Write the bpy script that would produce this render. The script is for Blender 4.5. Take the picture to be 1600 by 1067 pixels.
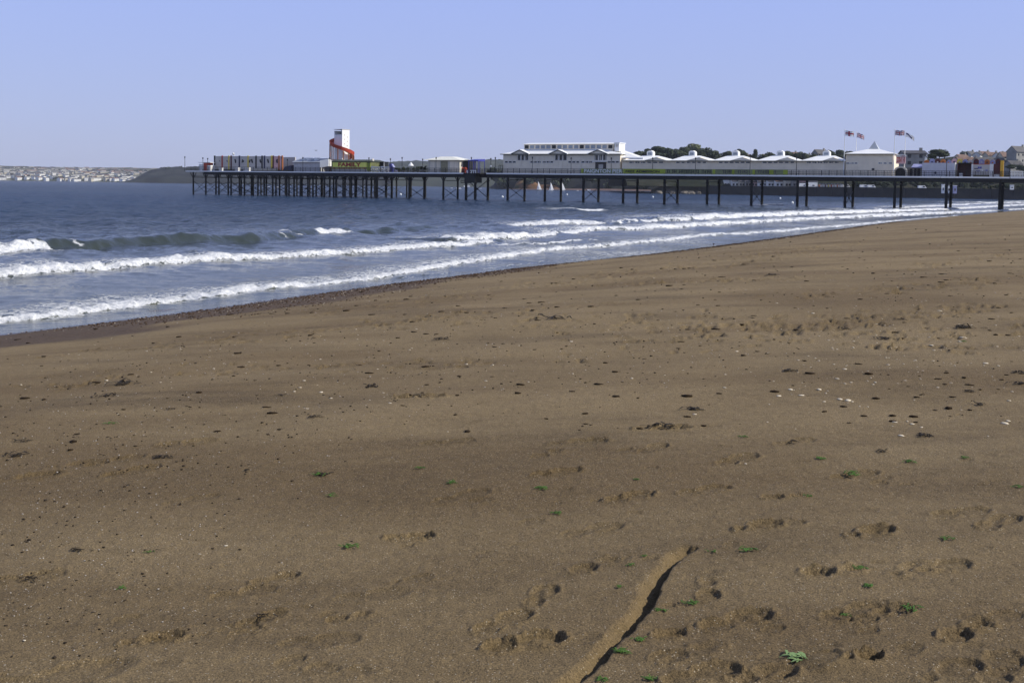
import bpy, math, random
import numpy as np
from mathutils import Vector

# ------------------------------------------------------------------ scene, camera, sky, sun
for o in list(bpy.data.objects): bpy.data.objects.remove(o)
S = bpy.context.scene
COL = S.collection
R = math.radians
F, CX, EYE = 1740.0, 800.0, 3.5            # focal length in photo pixels, centre column, eye height above the sea
PITCH, ROLL = R(3.5), 0.0134
HOR = 290.7                                # horizon row at the centre column
CY = HOR + F * math.tan(PITCH)
fw = Vector((0, math.cos(PITCH), -math.sin(PITCH)))
r0 = Vector((1, 0, 0)); u0 = Vector((0, math.sin(PITCH), math.cos(PITCH)))
rt = r0 * math.cos(ROLL) + u0 * math.sin(ROLL)
up = -r0 * math.sin(ROLL) + u0 * math.cos(ROLL)
cam = bpy.data.cameras.new('camera'); camo = bpy.data.objects.new('camera', cam); COL.objects.link(camo)
from mathutils import Matrix
m = Matrix((rt, up, -fw)).transposed().to_4x4(); m.translation = (0, 0, EYE)
camo.matrix_world = m
cam.sensor_width = 36; cam.lens = 36 * F / 1600; cam.shift_y = -(533.5 - CY) / 1600
cam.clip_start = 0.1; cam.clip_end = 30000
S.camera = camo

SUN_AZ, SUN_EL = R(100), R(38)              # azimuth clockwise from +Y (the view direction)
world = bpy.data.worlds.new('World'); S.world = world; world.use_nodes = True
nt = world.node_tree; nt.nodes.clear()
sky = nt.nodes.new('ShaderNodeTexSky'); sky.sky_type = 'NISHITA'; sky.sun_disc = False
sky.sun_elevation = SUN_EL; sky.sun_rotation = SUN_AZ
sky.air_density = 1.0; sky.dust_density = 0.6; sky.ozone_density = 3.0
mixw = nt.nodes.new('ShaderNodeMix'); mixw.data_type = 'RGBA'; mixw.inputs[0].default_value = 0.72
mixw.inputs[7].default_value = (4.05, 4.75, 8.3, 1)
bg = nt.nodes.new('ShaderNodeBackground'); bg.inputs[1].default_value = 0.1
wo = nt.nodes.new('ShaderNodeOutputWorld')
wtc = nt.nodes.new('ShaderNodeTexCoord'); wsx = nt.nodes.new('ShaderNodeSeparateXYZ'); nt.links.new(wtc.outputs['Generated'], wsx.inputs[0])
wmr = nt.nodes.new('ShaderNodeMapRange'); wmr.inputs[1].default_value = .05; wmr.inputs[2].default_value = .75; wmr.inputs[3].default_value = .8; wmr.inputs[4].default_value = .25
nt.links.new(wsx.outputs[2], wmr.inputs[0]); nt.links.new(wmr.outputs[0], mixw.inputs[0])     # pale haze thins towards the zenith
wm2 = nt.nodes.new('ShaderNodeMapRange'); wm2.inputs[1].default_value = 0.0; wm2.inputs[2].default_value = .17; nt.links.new(wsx.outputs[2], wm2.inputs[0])
pale = nt.nodes.new('ShaderNodeMix'); pale.data_type = 'RGBA'; pale.inputs[6].default_value = (4.15, 4.65, 7.0, 1); pale.inputs[7].default_value = (4.1, 5.0, 9.9, 1)
nt.links.new(wm2.outputs[0], pale.inputs[0]); nt.links.new(pale.outputs[2], mixw.inputs[7])
nt.links.new(sky.outputs[0], mixw.inputs[6]); nt.links.new(mixw.outputs[2], bg.inputs[0]); nt.links.new(bg.outputs[0], wo.inputs[0])
sl = bpy.data.lights.new('sun', 'SUN'); sl.energy = 4.8; sl.angle = R(0.53); sl.color = (1, 0.95, 0.86)
so = bpy.data.objects.new('sun', sl); COL.objects.link(so)
sd = Vector((math.sin(SUN_AZ) * math.cos(SUN_EL), math.cos(SUN_AZ) * math.cos(SUN_EL), math.sin(SUN_EL)))
so.rotation_euler = sd.to_track_quat('Z', 'Y').to_euler(); so.location = (60, 20, 60)
S.view_settings.view_transform = 'Standard'; S.view_settings.look = 'None'
S.view_settings.exposure = 0.06; S.view_settings.gamma = 1.0; S.view_settings.use_curve_mapping = False
S.render.engine = 'CYCLES'

rnd = random.Random(7); nr = np.random.RandomState(11)

# ------------------------------------------------------------------ helpers
def ray(px, py):
    return rt * ((px - CX) / F) + up * ((CY - py) / F) + fw
def G(px, py, z=0.0):
    """point at height z seen at a photo pixel"""
    d = ray(px, py); t = (z - EYE) / d.z
    return Vector((d.x * t, d.y * t, z))
def B(px, py, Y):
    """point at distance Y in front of the camera's place"""
    d = ray(px, py); t = Y / d.y
    return Vector((d.x * t, Y, EYE + d.z * t))

def _h(ix, iy, seed):
    n = (ix * 374761393 + iy * 668265263 + seed * 974634777) & 0xffffffff
    n = ((n ^ (n >> 13)) * 1274126177) & 0xffffffff
    return ((n ^ (n >> 16)) & 0xffffff) / 16777215.0
def vn(x, y, seed=0):
    x = np.asarray(x, float); y = np.asarray(y, float)
    fx = np.floor(x); fy = np.floor(y); ix = fx.astype(np.int64); iy = fy.astype(np.int64)
    a = x - fx; b = y - fy; a = a * a * (3 - 2 * a); b = b * b * (3 - 2 * b)
    return ((_h(ix, iy, seed) * (1 - a) + _h(ix + 1, iy, seed) * a) * (1 - b)
            + (_h(ix, iy + 1, seed) * (1 - a) + _h(ix + 1, iy + 1, seed) * a) * b) * 2 - 1
def fbm(x, y, o=4, seed=0):
    s = 0; a = 1
    for k in range(o):
        s = s + a * vn(x, y, seed + k * 17); x = x * 2.03; y = y * 2.03; a *= 0.5
    return s
def sstep(a, b, x):
    t = np.clip((x - a) / (b - a), 0, 1); return t * t * (3 - 2 * t)

# materials
MATS = {}
def nodes(name):
    mt = bpy.data.materials.new(name); mt.use_nodes = True
    return mt, mt.node_tree, mt.node_tree.nodes['Principled BSDF']
def mat(name, col, rough=0.6, var=0.12, scale=2.0, metal=0.0, bump=0.0, spec=0.4):
    """plain paint or stone with slight mottling and weathering"""
    if name in MATS: return MATS[name]
    mt, t, p = nodes(name)
    tc = t.nodes.new('ShaderNodeTexCoord'); n = t.nodes.new('ShaderNodeTexNoise')
    n.inputs['Scale'].default_value = scale; n.inputs['Detail'].default_value = 5
    rp = t.nodes.new('ShaderNodeValToRGB')
    rp.color_ramp.elements[0].position = 0.3; rp.color_ramp.elements[1].position = 0.7
    c = np.array(col)
    rp.color_ramp.elements[0].color = (*np.clip(c * (1 - var * 1.6), 0, 1), 1)
    rp.color_ramp.elements[1].color = (*np.clip(c * (1 + var * 0.6), 0, 0.9), 1)
    t.links.new(tc.outputs['Object'], n.inputs['Vector']); t.links.new(n.outputs['Fac'], rp.inputs[0])
    t.links.new(rp.outputs[0], p.inputs['Base Color'])
    p.inputs['Roughness'].default_value = rough; p.inputs['Metallic'].default_value = metal
    p.inputs['Specular IOR Level'].default_value = spec
    if bump:
        b = t.nodes.new('ShaderNodeBump'); b.inputs['Strength'].default_value = bump; b.inputs['Distance'].default_value = 0.1
        t.links.new(n.outputs['Fac'], b.inputs['Height']); t.links.new(b.outputs[0], p.inputs['Normal'])
    MATS[name] = mt; return mt

white = mat('white_paint', (.78, .78, .75), .5, .05, .6)
roofw = mat('white_roof_sheet', (.8, .8, .77), .5, .04, .4)
wallg = mat('pale_grey_cladding', (.86, .76, .58), .6, .08, .5)
cream = mat('cream_cladding', (.62, .58, .47), .6, .1, .5)
iron = mat('black_iron', (.008, .008, .008), .55, .3, 1.5)
ironp = mat('weedy_black_pile', (.01, .01, .009), .8, .4, 1.2)
fasc = mat('weathered_white_fascia', (.86, .85, .8), .6, .06, .3)
planks = mat('deck_timber', (.16, .13, .1), .8, .2, .8)
glassd = mat('dark_glass', (.012, .014, .017), .12, .2, .4)
glassl = mat('pale_glass', (.30, .34, .38), .12, .2, .4)
trimd = mat('dark_green_trim', (.06, .07, .05), .6, .2, 1)
red = mat('red_paint', (.42, .05, .02), .45, .12, 1)
maroon = mat('maroon_paint', (.09, .012, .012), .5, .2, 1)
orange = mat('orange_paint', (.5, .16, .03), .5, .15, 1)
yellow = mat('yellow_paint', (.72, .56, .08), .5, .1, 1)
lemon = mat('lemon_sign_yellow', (.9, .86, .16), .5, .08, 1)
lime = mat('lime_banner', (.30, .36, .035), .6, .2, .4)
olive = mat('dull_green_banner', (.2, .22, .10), .6, .2, .4)
navy = mat('navy_paint', (.02, .022, .07), .5, .2, 1)
blue = mat('blue_paint', (.05, .055, .32), .5, .15, 1)
lilac = mat('lilac_panel', (.30, .31, .5), .5, .2, .6)
pink = mat('pink_panel', (.7, .42, .40), .5, .1, 1)
greyp = mat('grey_panel', (.52, .49, .44), .5, .06, .5)
ink = mat('black_ink', (.012, .012, .014), .6, .1, 1)
slate = mat('slate_roof', (.075, .07, .068), .6, .25, .3)
tile = mat('brown_tile_roof', (.17, .10, .07), .7, .25, .3)
hwhite = mat('white_render', (.74, .73, .68), .7, .08, .2)
hcream = mat('cream_render', (.55, .50, .38), .7, .1, .2)
hgrey = mat('grey_stone', (.28, .27, .24), .8, .2, .3)
bark = mat('bark', (.06, .045, .035), .9, .3, 1)
stonew = mat('dark_sea_wall_stone', (.022, .021, .02), .85, .3, .25, bump=.3)
sail = mat('white_sailcloth', (.82, .82, .8), .6, .03, .5)
hull = mat('white_hull', (.75, .75, .74), .3, .05, .5)
dkhull = mat('dark_hull', (.03, .035, .05), .4, .1, .5)
gullw = mat('gull_feather', (.25, .25, .27), .8, .1, 3)

def leafmat(name, a, b):
    mt, t, p = nodes(name)
    oi = t.nodes.new('ShaderNodeTexCoord'); n = t.nodes.new('ShaderNodeTexNoise'); n.inputs['Scale'].default_value = .35
    n.inputs['Detail'].default_value = 4
    rp = t.nodes.new('ShaderNodeValToRGB'); rp.color_ramp.elements[0].color = (*a, 1); rp.color_ramp.elements[1].color = (*b, 1)
    rp.color_ramp.elements[0].position = .35; rp.color_ramp.elements[1].position = .65
    t.links.new(oi.outputs['Object'], n.inputs['Vector']); t.links.new(n.outputs['Fac'], rp.inputs[0])
    t.links.new(rp.outputs[0], p.inputs['Base Color']); p.inputs['Roughness'].default_value = .7
    p.inputs['Specular IOR Level'].default_value = .2
    return mt
leafdark = leafmat('dark_pine_foliage', (.018, .030, .012), (.042, .056, .022))
leafmid = leafmat('green_foliage', (.016, .026, .009), (.045, .058, .02))
leafpale = leafmat('pale_spring_foliage', (.09, .11, .045), (.17, .18, .08))
weedm = leafmat('green_seaweed', (.022, .06, .009), (.10, .19, .03))
weedp = leafmat('pale_green_seaweed', (.10, .17, .05), (.24, .33, .14))
weedd = leafmat('dark_seaweed', (.014, .010, .005), (.035, .025, .012))

# mesh building
class MB:
    def __init__(s): s.v = []; s.f = []; s.mi = []; s.cur = 0
    def add(s, vs, fs):
        o = len(s.v); s.v += [tuple(q) for q in vs]
        for f in fs: s.f.append(tuple(i + o for i in f)); s.mi.append(s.cur)
        return s
    def hexa(s, b, t):
        """four bottom corners and four top corners"""
        return s.add(list(b) + list(t), [(3, 2, 1, 0), (4, 5, 6, 7), (0, 1, 5, 4), (1, 2, 6, 5), (2, 3, 7, 6), (3, 0, 4, 7)])
    def tube(s, a, b, ra, rb=None, n=6):
        a = Vector(a); b = Vector(b); rb = ra if rb is None else rb
        d = (b - a).normalized(); q = Vector((0, 0, 1)) if abs(d.z) < .9 else Vector((1, 0, 0))
        x = d.cross(q).normalized(); y = d.cross(x)
        vs = [a + (x * math.cos(k * 2 * math.pi / n) + y * math.sin(k * 2 * math.pi / n)) * ra for k in range(n)]
        vs += [b + (x * math.cos(k * 2 * math.pi / n) + y * math.sin(k * 2 * math.pi / n)) * rb for k in range(n)]
        fs = [(k, (k + 1) % n, n + (k + 1) % n, n + k) for k in range(n)] + [tuple(range(n - 1, -1, -1)), tuple(range(n, 2 * n))]
        return s.add(vs, fs)
    def xbox(s, c, sx, sy, sz, rz=0):
        """axis box, c = centre of its base"""
        c = Vector(c); ca, sa = math.cos(rz), math.sin(rz)
        q = [Vector((x * ca - y * sa, x * sa + y * ca, 0)) for x, y in ((-sx/2, -sy/2), (sx/2, -sy/2), (sx/2, sy/2), (-sx/2, sy/2))]
        return s.hexa([c + k for k in q], [c + k + Vector((0, 0, sz)) for k in q])
    def pbox(s, ua, ub, va, vb, za, zb):
        q = [(ua, va), (ub, va), (ub, vb), (ua, vb)]
        return s.hexa([W(u, v, za) for u, v in q], [W(u, v, zb) for u, v in q])
    def sphere(s, c, r, n=6, m=4, sq=(1, 1, 1)):
        c = Vector(c); vs = [c + Vector((0, 0, -r * sq[2]))]
        for j in range(1, m):
            a = math.pi * j / m - math.pi / 2
            for k in range(n):
                w = 2 * math.pi * k / n
                vs.append(c + Vector((math.cos(a) * math.cos(w) * r * sq[0], math.cos(a) * math.sin(w) * r * sq[1], math.sin(a) * r * sq[2])))
        vs.append(c + Vector((0, 0, r * sq[2]))); fs = []
        for k in range(n): fs.append((0, 1 + (k + 1) % n, 1 + k))
        for j in range(m - 2):
            for k in range(n):
                a = 1 + j * n + k; b = 1 + j * n + (k + 1) % n; fs.append((a, b, b + n, a + n))
        l = len(vs) - 1
        for k in range(n): fs.append((l, 1 + (m - 2) * n + k, 1 + (m - 2) * n + (k + 1) % n))
        return s.add(vs, fs)
    def build(s, name, mats, parent=None, smooth=False):
        me = bpy.data.meshes.new(name)
        off = parent.location if parent is not None and parent.type == 'EMPTY' else (parent.parent.location if parent is not None and parent.parent else (Vector((0, 0, 0))))
        vs = s.v if off == Vector((0, 0, 0)) else [(a - off[0], b - off[1], c - off[2]) for a, b, c in s.v]
        me.from_pydata(vs, [], s.f)
        if not isinstance(mats, (list, tuple)): mats = [mats]
        for q in mats: me.materials.append(q)
        if len(mats) > 1: me.polygons.foreach_set('material_index', s.mi)
        if smooth: me.polygons.foreach_set('use_smooth', [True] * len(me.polygons))
        o = bpy.data.objects.new(name, me); COL.objects.link(o)
        if parent is not None: o.parent = parent
        return o
def tag(o, label=None, cat=None, group=None, kind=None):
    if label: o['label'] = label
    if cat: o['category'] = cat
    if group: o['group'] = group
    if kind: o['kind'] = kind
    return o
def thing(name, label, cat, loc, group=None):
    o = bpy.data.objects.new(name, None); COL.objects.link(o); o.location = loc; o.empty_display_size = .5
    return tag(o, label, cat, group)
def rebase(o):
    """put a single-mesh thing's origin at its own base"""
    n = len(o.data.vertices); a = np.empty(n * 3); o.data.vertices.foreach_get('co', a); a = a.reshape(-1, 3)
    c = np.array([a[:, 0].mean(), a[:, 1].mean(), a[:, 2].min()]); a -= c
    o.data.vertices.foreach_set('co', a.ravel()); o.location = c; return o
def grid_mesh(name, X, Y, Z, mask, mt, attrs={}, kind='structure', smooth=True):
    nr_, nc = X.shape; idx = np.arange(nr_ * nc).reshape(nr_, nc)
    q = np.stack([idx[:-1, :-1], idx[:-1, 1:], idx[1:, 1:], idx[1:, :-1]], -1).reshape(-1, 4)
    if mask is not None:
        k = (mask[:-1, :-1] | mask[:-1, 1:] | mask[1:, 1:] | mask[1:, :-1]).ravel(); q = q[k]
        used = np.unique(q); mp = -np.ones(nr_ * nc, np.int64); mp[used] = np.arange(len(used)); q = mp[q]
    else: used = np.arange(nr_ * nc)
    co = np.stack([X.ravel()[used], Y.ravel()[used], Z.ravel()[used]], -1)
    return raw_mesh(name, co, q, mt, {k: v.ravel()[used] for k, v in attrs.items()}, kind, smooth)
def raw_mesh(name, co, q, mt, attrs={}, kind=None, smooth=False):
    me = bpy.data.meshes.new(name); n = q.shape[1]
    me.vertices.add(len(co)); me.vertices.foreach_set('co', co.astype(np.float32).ravel())
    me.loops.add(q.size); me.loops.foreach_set('vertex_index', q.astype(np.int32).ravel())
    me.polygons.add(len(q)); me.polygons.foreach_set('loop_start', np.arange(0, q.size, n, dtype=np.int32))
    me.polygons.foreach_set('loop_total', np.full(len(q), n, np.int32))
    if smooth: me.polygons.foreach_set('use_smooth', np.ones(len(q), bool))
    for k, v in attrs.items():
        a = me.attributes.new(k, 'FLOAT', 'POINT'); a.data.foreach_set('value', v.astype(np.float32))
    me.materials.append(mt); me.update(calc_edges=True)
    o = bpy.data.objects.new(name, me); COL.objects.link(o)
    if kind: o['kind'] = kind
    return o
def spline(pts, n=12):
    p = np.array(pts, float); p = np.vstack([2 * p[0] - p[1], p, 2 * p[-1] - p[-2]]); out = []
    for i in range(1, len(p) - 2):
        for k in range(n):
            t = k / n; a, b, c, d = p[i - 1], p[i], p[i + 1], p[i + 2]
            out.append(.5 * (2 * b + (c - a) * t + (2 * a - 5 * b + 4 * c - d) * t * t + (3 * b - a - 3 * c + d) * t ** 3))
    out.append(p[-2]); return np.array(out)
def sdist(X, Y, line):
    """signed distance to a polyline (positive on its right) and the fractional index of the nearest point"""
    best = np.full(X.shape, 1e18); sg = np.zeros(X.shape); par = np.zeros(X.shape); bc = np.zeros(X.shape)
    for i in range(len(line) - 1):
        ax, ay = line[i][:2]; bx, by = line[i + 1][:2]; dx, dy = bx - ax, by - ay; L2 = dx * dx + dy * dy
        t = np.clip(((X - ax) * dx + (Y - ay) * dy) / L2, 0, 1)
        ex = X - ax - t * dx; ey = Y - ay - t * dy; d = ex * ex + ey * ey
        cr = (ex * dy - ey * dx) / math.sqrt(L2)
        k = (d < best * (1 - 1e-7)) | ((d < best * (1 + 1e-7)) & (np.abs(cr) > np.abs(bc)))
        best = np.where(k, d, best); bc = np.where(k, cr, bc); par = np.where(k, i + t, par)
    return np.sqrt(best) * np.sign(bc), par

# ------------------------------------------------------------------ the shore
WL_PX = [(0, 523), (150, 505), (300, 486), (450, 465), (600, 445), (700, 433), (800, 420), (900, 410), (1000, 399), (1100, 387),
         (1200, 374), (1300, 360), (1400, 347), (1500, 337), (1600, 328.5)]
wl = spline([tuple(G(*p))[:2] for p in WL_PX], 4)
e = wl[-1] - wl[-2]; e = e / np.hypot(*e); f_ = wl[0] - wl[1]; f_ = f_ / np.hypot(*f_)
WL = np.vstack([[wl[0] + f_ * 60 + (-14, -14), wl[0] + f_ * 30 + (-4, -4), wl[0] + f_ * 12], wl, [wl[-1] + e * 60, wl[-1] + e * 200]])

def sand_base(X, Y):
    s, _ = sdist(X, Y, WL)
    A = 2.2 - .75 * sstep(35, 130, Y)
    z = np.where(s > 0, A * (1 - np.exp(-(np.maximum(s, 0) / 13) ** 1.12)), .055 * s)
    z = z + .035 * fbm(X * .22, Y * .22, 3, 5) * sstep(0, 5, s) + .012 * fbm(X * .9, Y * .9, 2, 9) * sstep(0, 3, s)
    return np.maximum(z, -4.0), s

def GS(px, py):
    """point on the sand seen at a photo pixel"""
    z = 1.8
    for _ in range(5):
        q = G(px, py, z); z = .3 * z + .7 * float(sand_base(np.array([q.x]), np.array([q.y]))[0][0])
    return Vector((q.x, q.y, z))
# footprints: (x, y, heading, length, depth, kind)
PRINTS = []
near = [(820, 1003, 75, .29, .05), (845, 930, 30, .24, .022), (787, 970, 40, .27, .02), (935, 880, 60, .3, .02), (985, 775, 60, .28, .035),
        (1180, 822, 70, .27, .03), (1107, 918, 20, .26, .022), (1150, 968, 60, .3, .03), (1047, 990, 80, .12, .045), (1080, 1017, 65, .3, .018),
        (1095, 1052, 75, .27, .025), (1345, 1032, 80, .15, .055), (1355, 832, 65, .28, .03), (1470, 885, 60, .28, .02), (1515, 982, 60, .3, .025),
        (1562, 1042, 40, .29, .022), (1570, 962, 70, .14, .025), (1310, 890, 70, .3, .028), (1335, 955, 65, .28, .022), (1375, 958, 65, .27, .022),
        (1230, 775, 70, .26, .025), (1335, 742, 75, .3, .028), (1030, 668, 75, .4, .035), (1020, 700, 40, .28, .015), (870, 737, 75, .3, .03),
        (858, 707, 50, .28, .018), (720, 775, 60, .32, .016), (640, 838, 75, .22, .035), (925, 828, 75, .3, .015), (1100, 765, 65, .3, .02),
        (550, 962, 60, .2, .022), (232, 998, 75, .24, .035), (540, 1045, 100, .27, .016), (430, 903, 70, .2, .03), (205, 735, 60, .34, .02),
        (115, 725, 70, .38, .022), (35, 745, 65, .4, .028), (292, 690, 70, .36, .022), (180, 718, 60, .34, .018), (655, 618, 85, .4, .045),
        (1242, 690, 60, .32, .018), (1152, 717, 50, .34, .02), (640, 905, 60, .2, .01), (580, 930, 70, .3, .01), (380, 925, 70, .26, .018),
        (45, 900, 70, .28, .02), (75, 1060, 60, .5, .012), (410, 965, 35, .2, .02), (350, 985, 60, .25, .012), (1380, 750, 40, .25, .012),
        (1500, 800, 60, .3, .015), (1560, 815, 60, .3, .02), (1420, 890, 60, .28, .012), (1190, 1052, 60, .25, .02), (1480, 1050, 70, .28, .015),
        (500, 1000, 80, .28, .012), (300, 780, 60, .3, .012), (700, 690, 70, .35, .012), (900, 690, 70, .4, .02), (1250, 1040, 60, .3, .018)]
for px, py, hd, L, dp in near:
    q = GS(px, py); PRINTS.append((q.x, q.y, R(hd + rnd.uniform(-12, 12)), L * 1.12, dp * 1.0, 1))
def trail(pa, pb, n, spread, L=.3, dp=.05):
    for k in range(n):
        t = rnd.random(); px = pa[0] + (pb[0] - pa[0]) * t + rnd.gauss(0, spread); py = pa[1] + (pb[1] - pa[1]) * t + rnd.gauss(0, spread * .1)
        q = G(px, py, 1.0)
        if py > 335: PRINTS.append((q.x, q.y, rnd.uniform(0, 3.1), L * rnd.uniform(.6, 1.3), dp * rnd.uniform(.7, 1.8), 0))
trail((880, 455), (1420, 366), 420, 60, .34, .07)
trail((1180, 420), (1450, 365), 160, 18, .34, .1)
trail((1130, 440), (1330, 400), 90, 20, .34, .09)
trail((980, 470), (1220, 480), 60, 30, .34, .07)
trail((1400, 470), (1600, 430), 50, 20, .34, .09)
trail((1250, 520), (1600, 500), 70, 60, .34, .05)
trail((900, 560), (1600, 640), 130, 120, .32, .05)
trail((500, 500), (900, 450), 90, 60, .34, .05)
trail((250, 560), (900, 520), 110, 90, .3, .045)
trail((0, 640), (900, 640), 70, 120, .25, .03)
trail((1200, 590), (1590, 560), 60, 80, .34, .06)

for _ in range(70):
    px, py = rnd.uniform(-20, 1620), 600 + 470 * rnd.random() ** .9
    if px < 800 and rnd.random() < .45: px += 750
    q = GS(px, py); PRINTS.append((q.x, q.y, rnd.uniform(.6, 1.9), rnd.uniform(.05, .15), rnd.uniform(.006, .018), 1))
def stamp(X, Y, Z, rowsY, CR=None, DR=None):
    """press the footprints and the dragged line into the sand"""
    for (x, y, a, L, dp, kd) in PRINTS:
        i0 = np.searchsorted(rowsY, y - L * 1.1); i1 = np.searchsorted(rowsY, y + L * 1.1)
        if i1 <= i0: i1 = min(i0 + 1, len(rowsY))
        xs = X[i0:i1]; ys = Y[i0:i1]
        if xs.size == 0: continue
        dx = xs - x; dy = ys - y
        f = dx * math.sin(a) + dy * math.cos(a); s = dx * math.cos(a) - dy * math.sin(a)
        f = f / (L / 2); s = s / (L * .19)
        nz = .13 * vn(xs * 24, ys * 24, 3) + .05 * vn(xs * 70, ys * 70, 4)
        heel = ((f + .58) / .42) ** 2 + (s / .85) ** 2 + nz; ball = ((f - .42) / .6) ** 2 + (s / 1.05) ** 2 + nz
        if L < .16: heel = ball = f ** 2 + (s / 1.6) ** 2 + nz
        pr = random.Random(int(x * 1000) + int(y * 777)); dp = dp * (pr.uniform(.65, 1.15) if L > .16 else pr.uniform(.35, .7)); wl_ = .24 if kd else .5
        if pr.random() < .3: heel = heel + .9
        elif pr.random() < .3: ball = ball + .8
        mid = np.minimum(heel, ball)
        flo = .62 + .22 * vn(xs * 17, ys * 17, 12) + .16 * vn(xs * 38, ys * 38, 13)
        d = -dp * np.clip((1.12 - mid) / wl_, 0, 1) * np.clip(flo, .1, 1.2)
        tf, ts, tr = pr.uniform(.55, .95), pr.uniform(-.5, .5), pr.uniform(.18, .4)
        if pr.random() < .4: d = d - dp * .25 * np.clip(1.3 - ((f - tf) / tr) ** 2 - ((s - ts) / (tr * 2)) ** 2, 0, 1)
        d = np.maximum(d, -.03)
        rim = dp * .3 * np.exp(-((mid - 1.5) / .35) ** 2) * (1 + 1.3 * vn(xs * 45, ys * 45, 8))
        if kd and L > .2 and pr.random() < .3: d = d + np.clip(1.2 - mid, 0, 1) * .005 * np.sin(s * 5 + f * 4)
        if CR is not None: CR[i0:i1] = np.maximum(CR[i0:i1], np.clip(1.9 - mid, 0, 1))
        Z[i0:i1] += d + rim
    # the dragged line
    ln = spline([tuple(GS(px, py))[:2] for px, py in ((868, 1085), (905, 1056), (950, 1012), (985, 975), (1008, 945), (1020, 918), (1040, 888), (1062, 866), (1083, 854))], 8)
    k = (rowsY > ln[:, 1].min() - .3) & (rowsY < ln[:, 1].max() + .3)
    if k.any():
        xs = X[k]; ys = Y[k]; d, par = sdist(xs, ys, ln)
        t = par / (len(ln) - 1); end = sstep(0, .04, t) * (1 - sstep(.985, 1, t)) * (np.abs(d) < .4)
        wob = 1 + .2 * vn(xs * 9, ys * 9, 31); dd = d / wob + .009 * vn(xs * 14, ys * 14, 32) + .004 * vn(xs * 50, ys * 50, 35)
        z = np.interp(dd * .85, [-.05, .014, .021, .029, .055, .09], [0, -.066, -.06, .004, .004, 0]) * (.8 + .3 * np.sin(t * 3.1))
        z = z * (1 + .15 * vn(xs * 45, ys * 45, 33))
        Z[k] += z * end
        if CR is not None: CR[k] = np.maximum(CR[k], .5 * np.exp(-(d / .08) ** 2) * end)
        if DR is not None: DR[k] = end * sstep(-.052, -.04, dd + .006 * vn(xs * 30, ys * 30, 36)) * (1 - sstep(-.005, .03, dd)) * (.75 + .25 * vn(xs * 20, ys * 20, 37))  # lighter colour painted on the groove's sun-facing wall to strengthen its lit ribbon
    # a kicked-up mound by the print at the bottom right
    q = GS(1310, 1034); Z += .028 * np.exp(-(((X - q.x) / .13) ** 2 + ((Y - q.y) / .1) ** 2))
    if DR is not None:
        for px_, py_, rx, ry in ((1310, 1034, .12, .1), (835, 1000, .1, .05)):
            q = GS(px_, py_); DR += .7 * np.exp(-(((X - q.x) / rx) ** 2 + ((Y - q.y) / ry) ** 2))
    q = GS(835, 1000); Z += .018 * np.exp(-(((X - q.x) / .1) ** 2 + ((Y - q.y) / .05) ** 2))
    return Z

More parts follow.
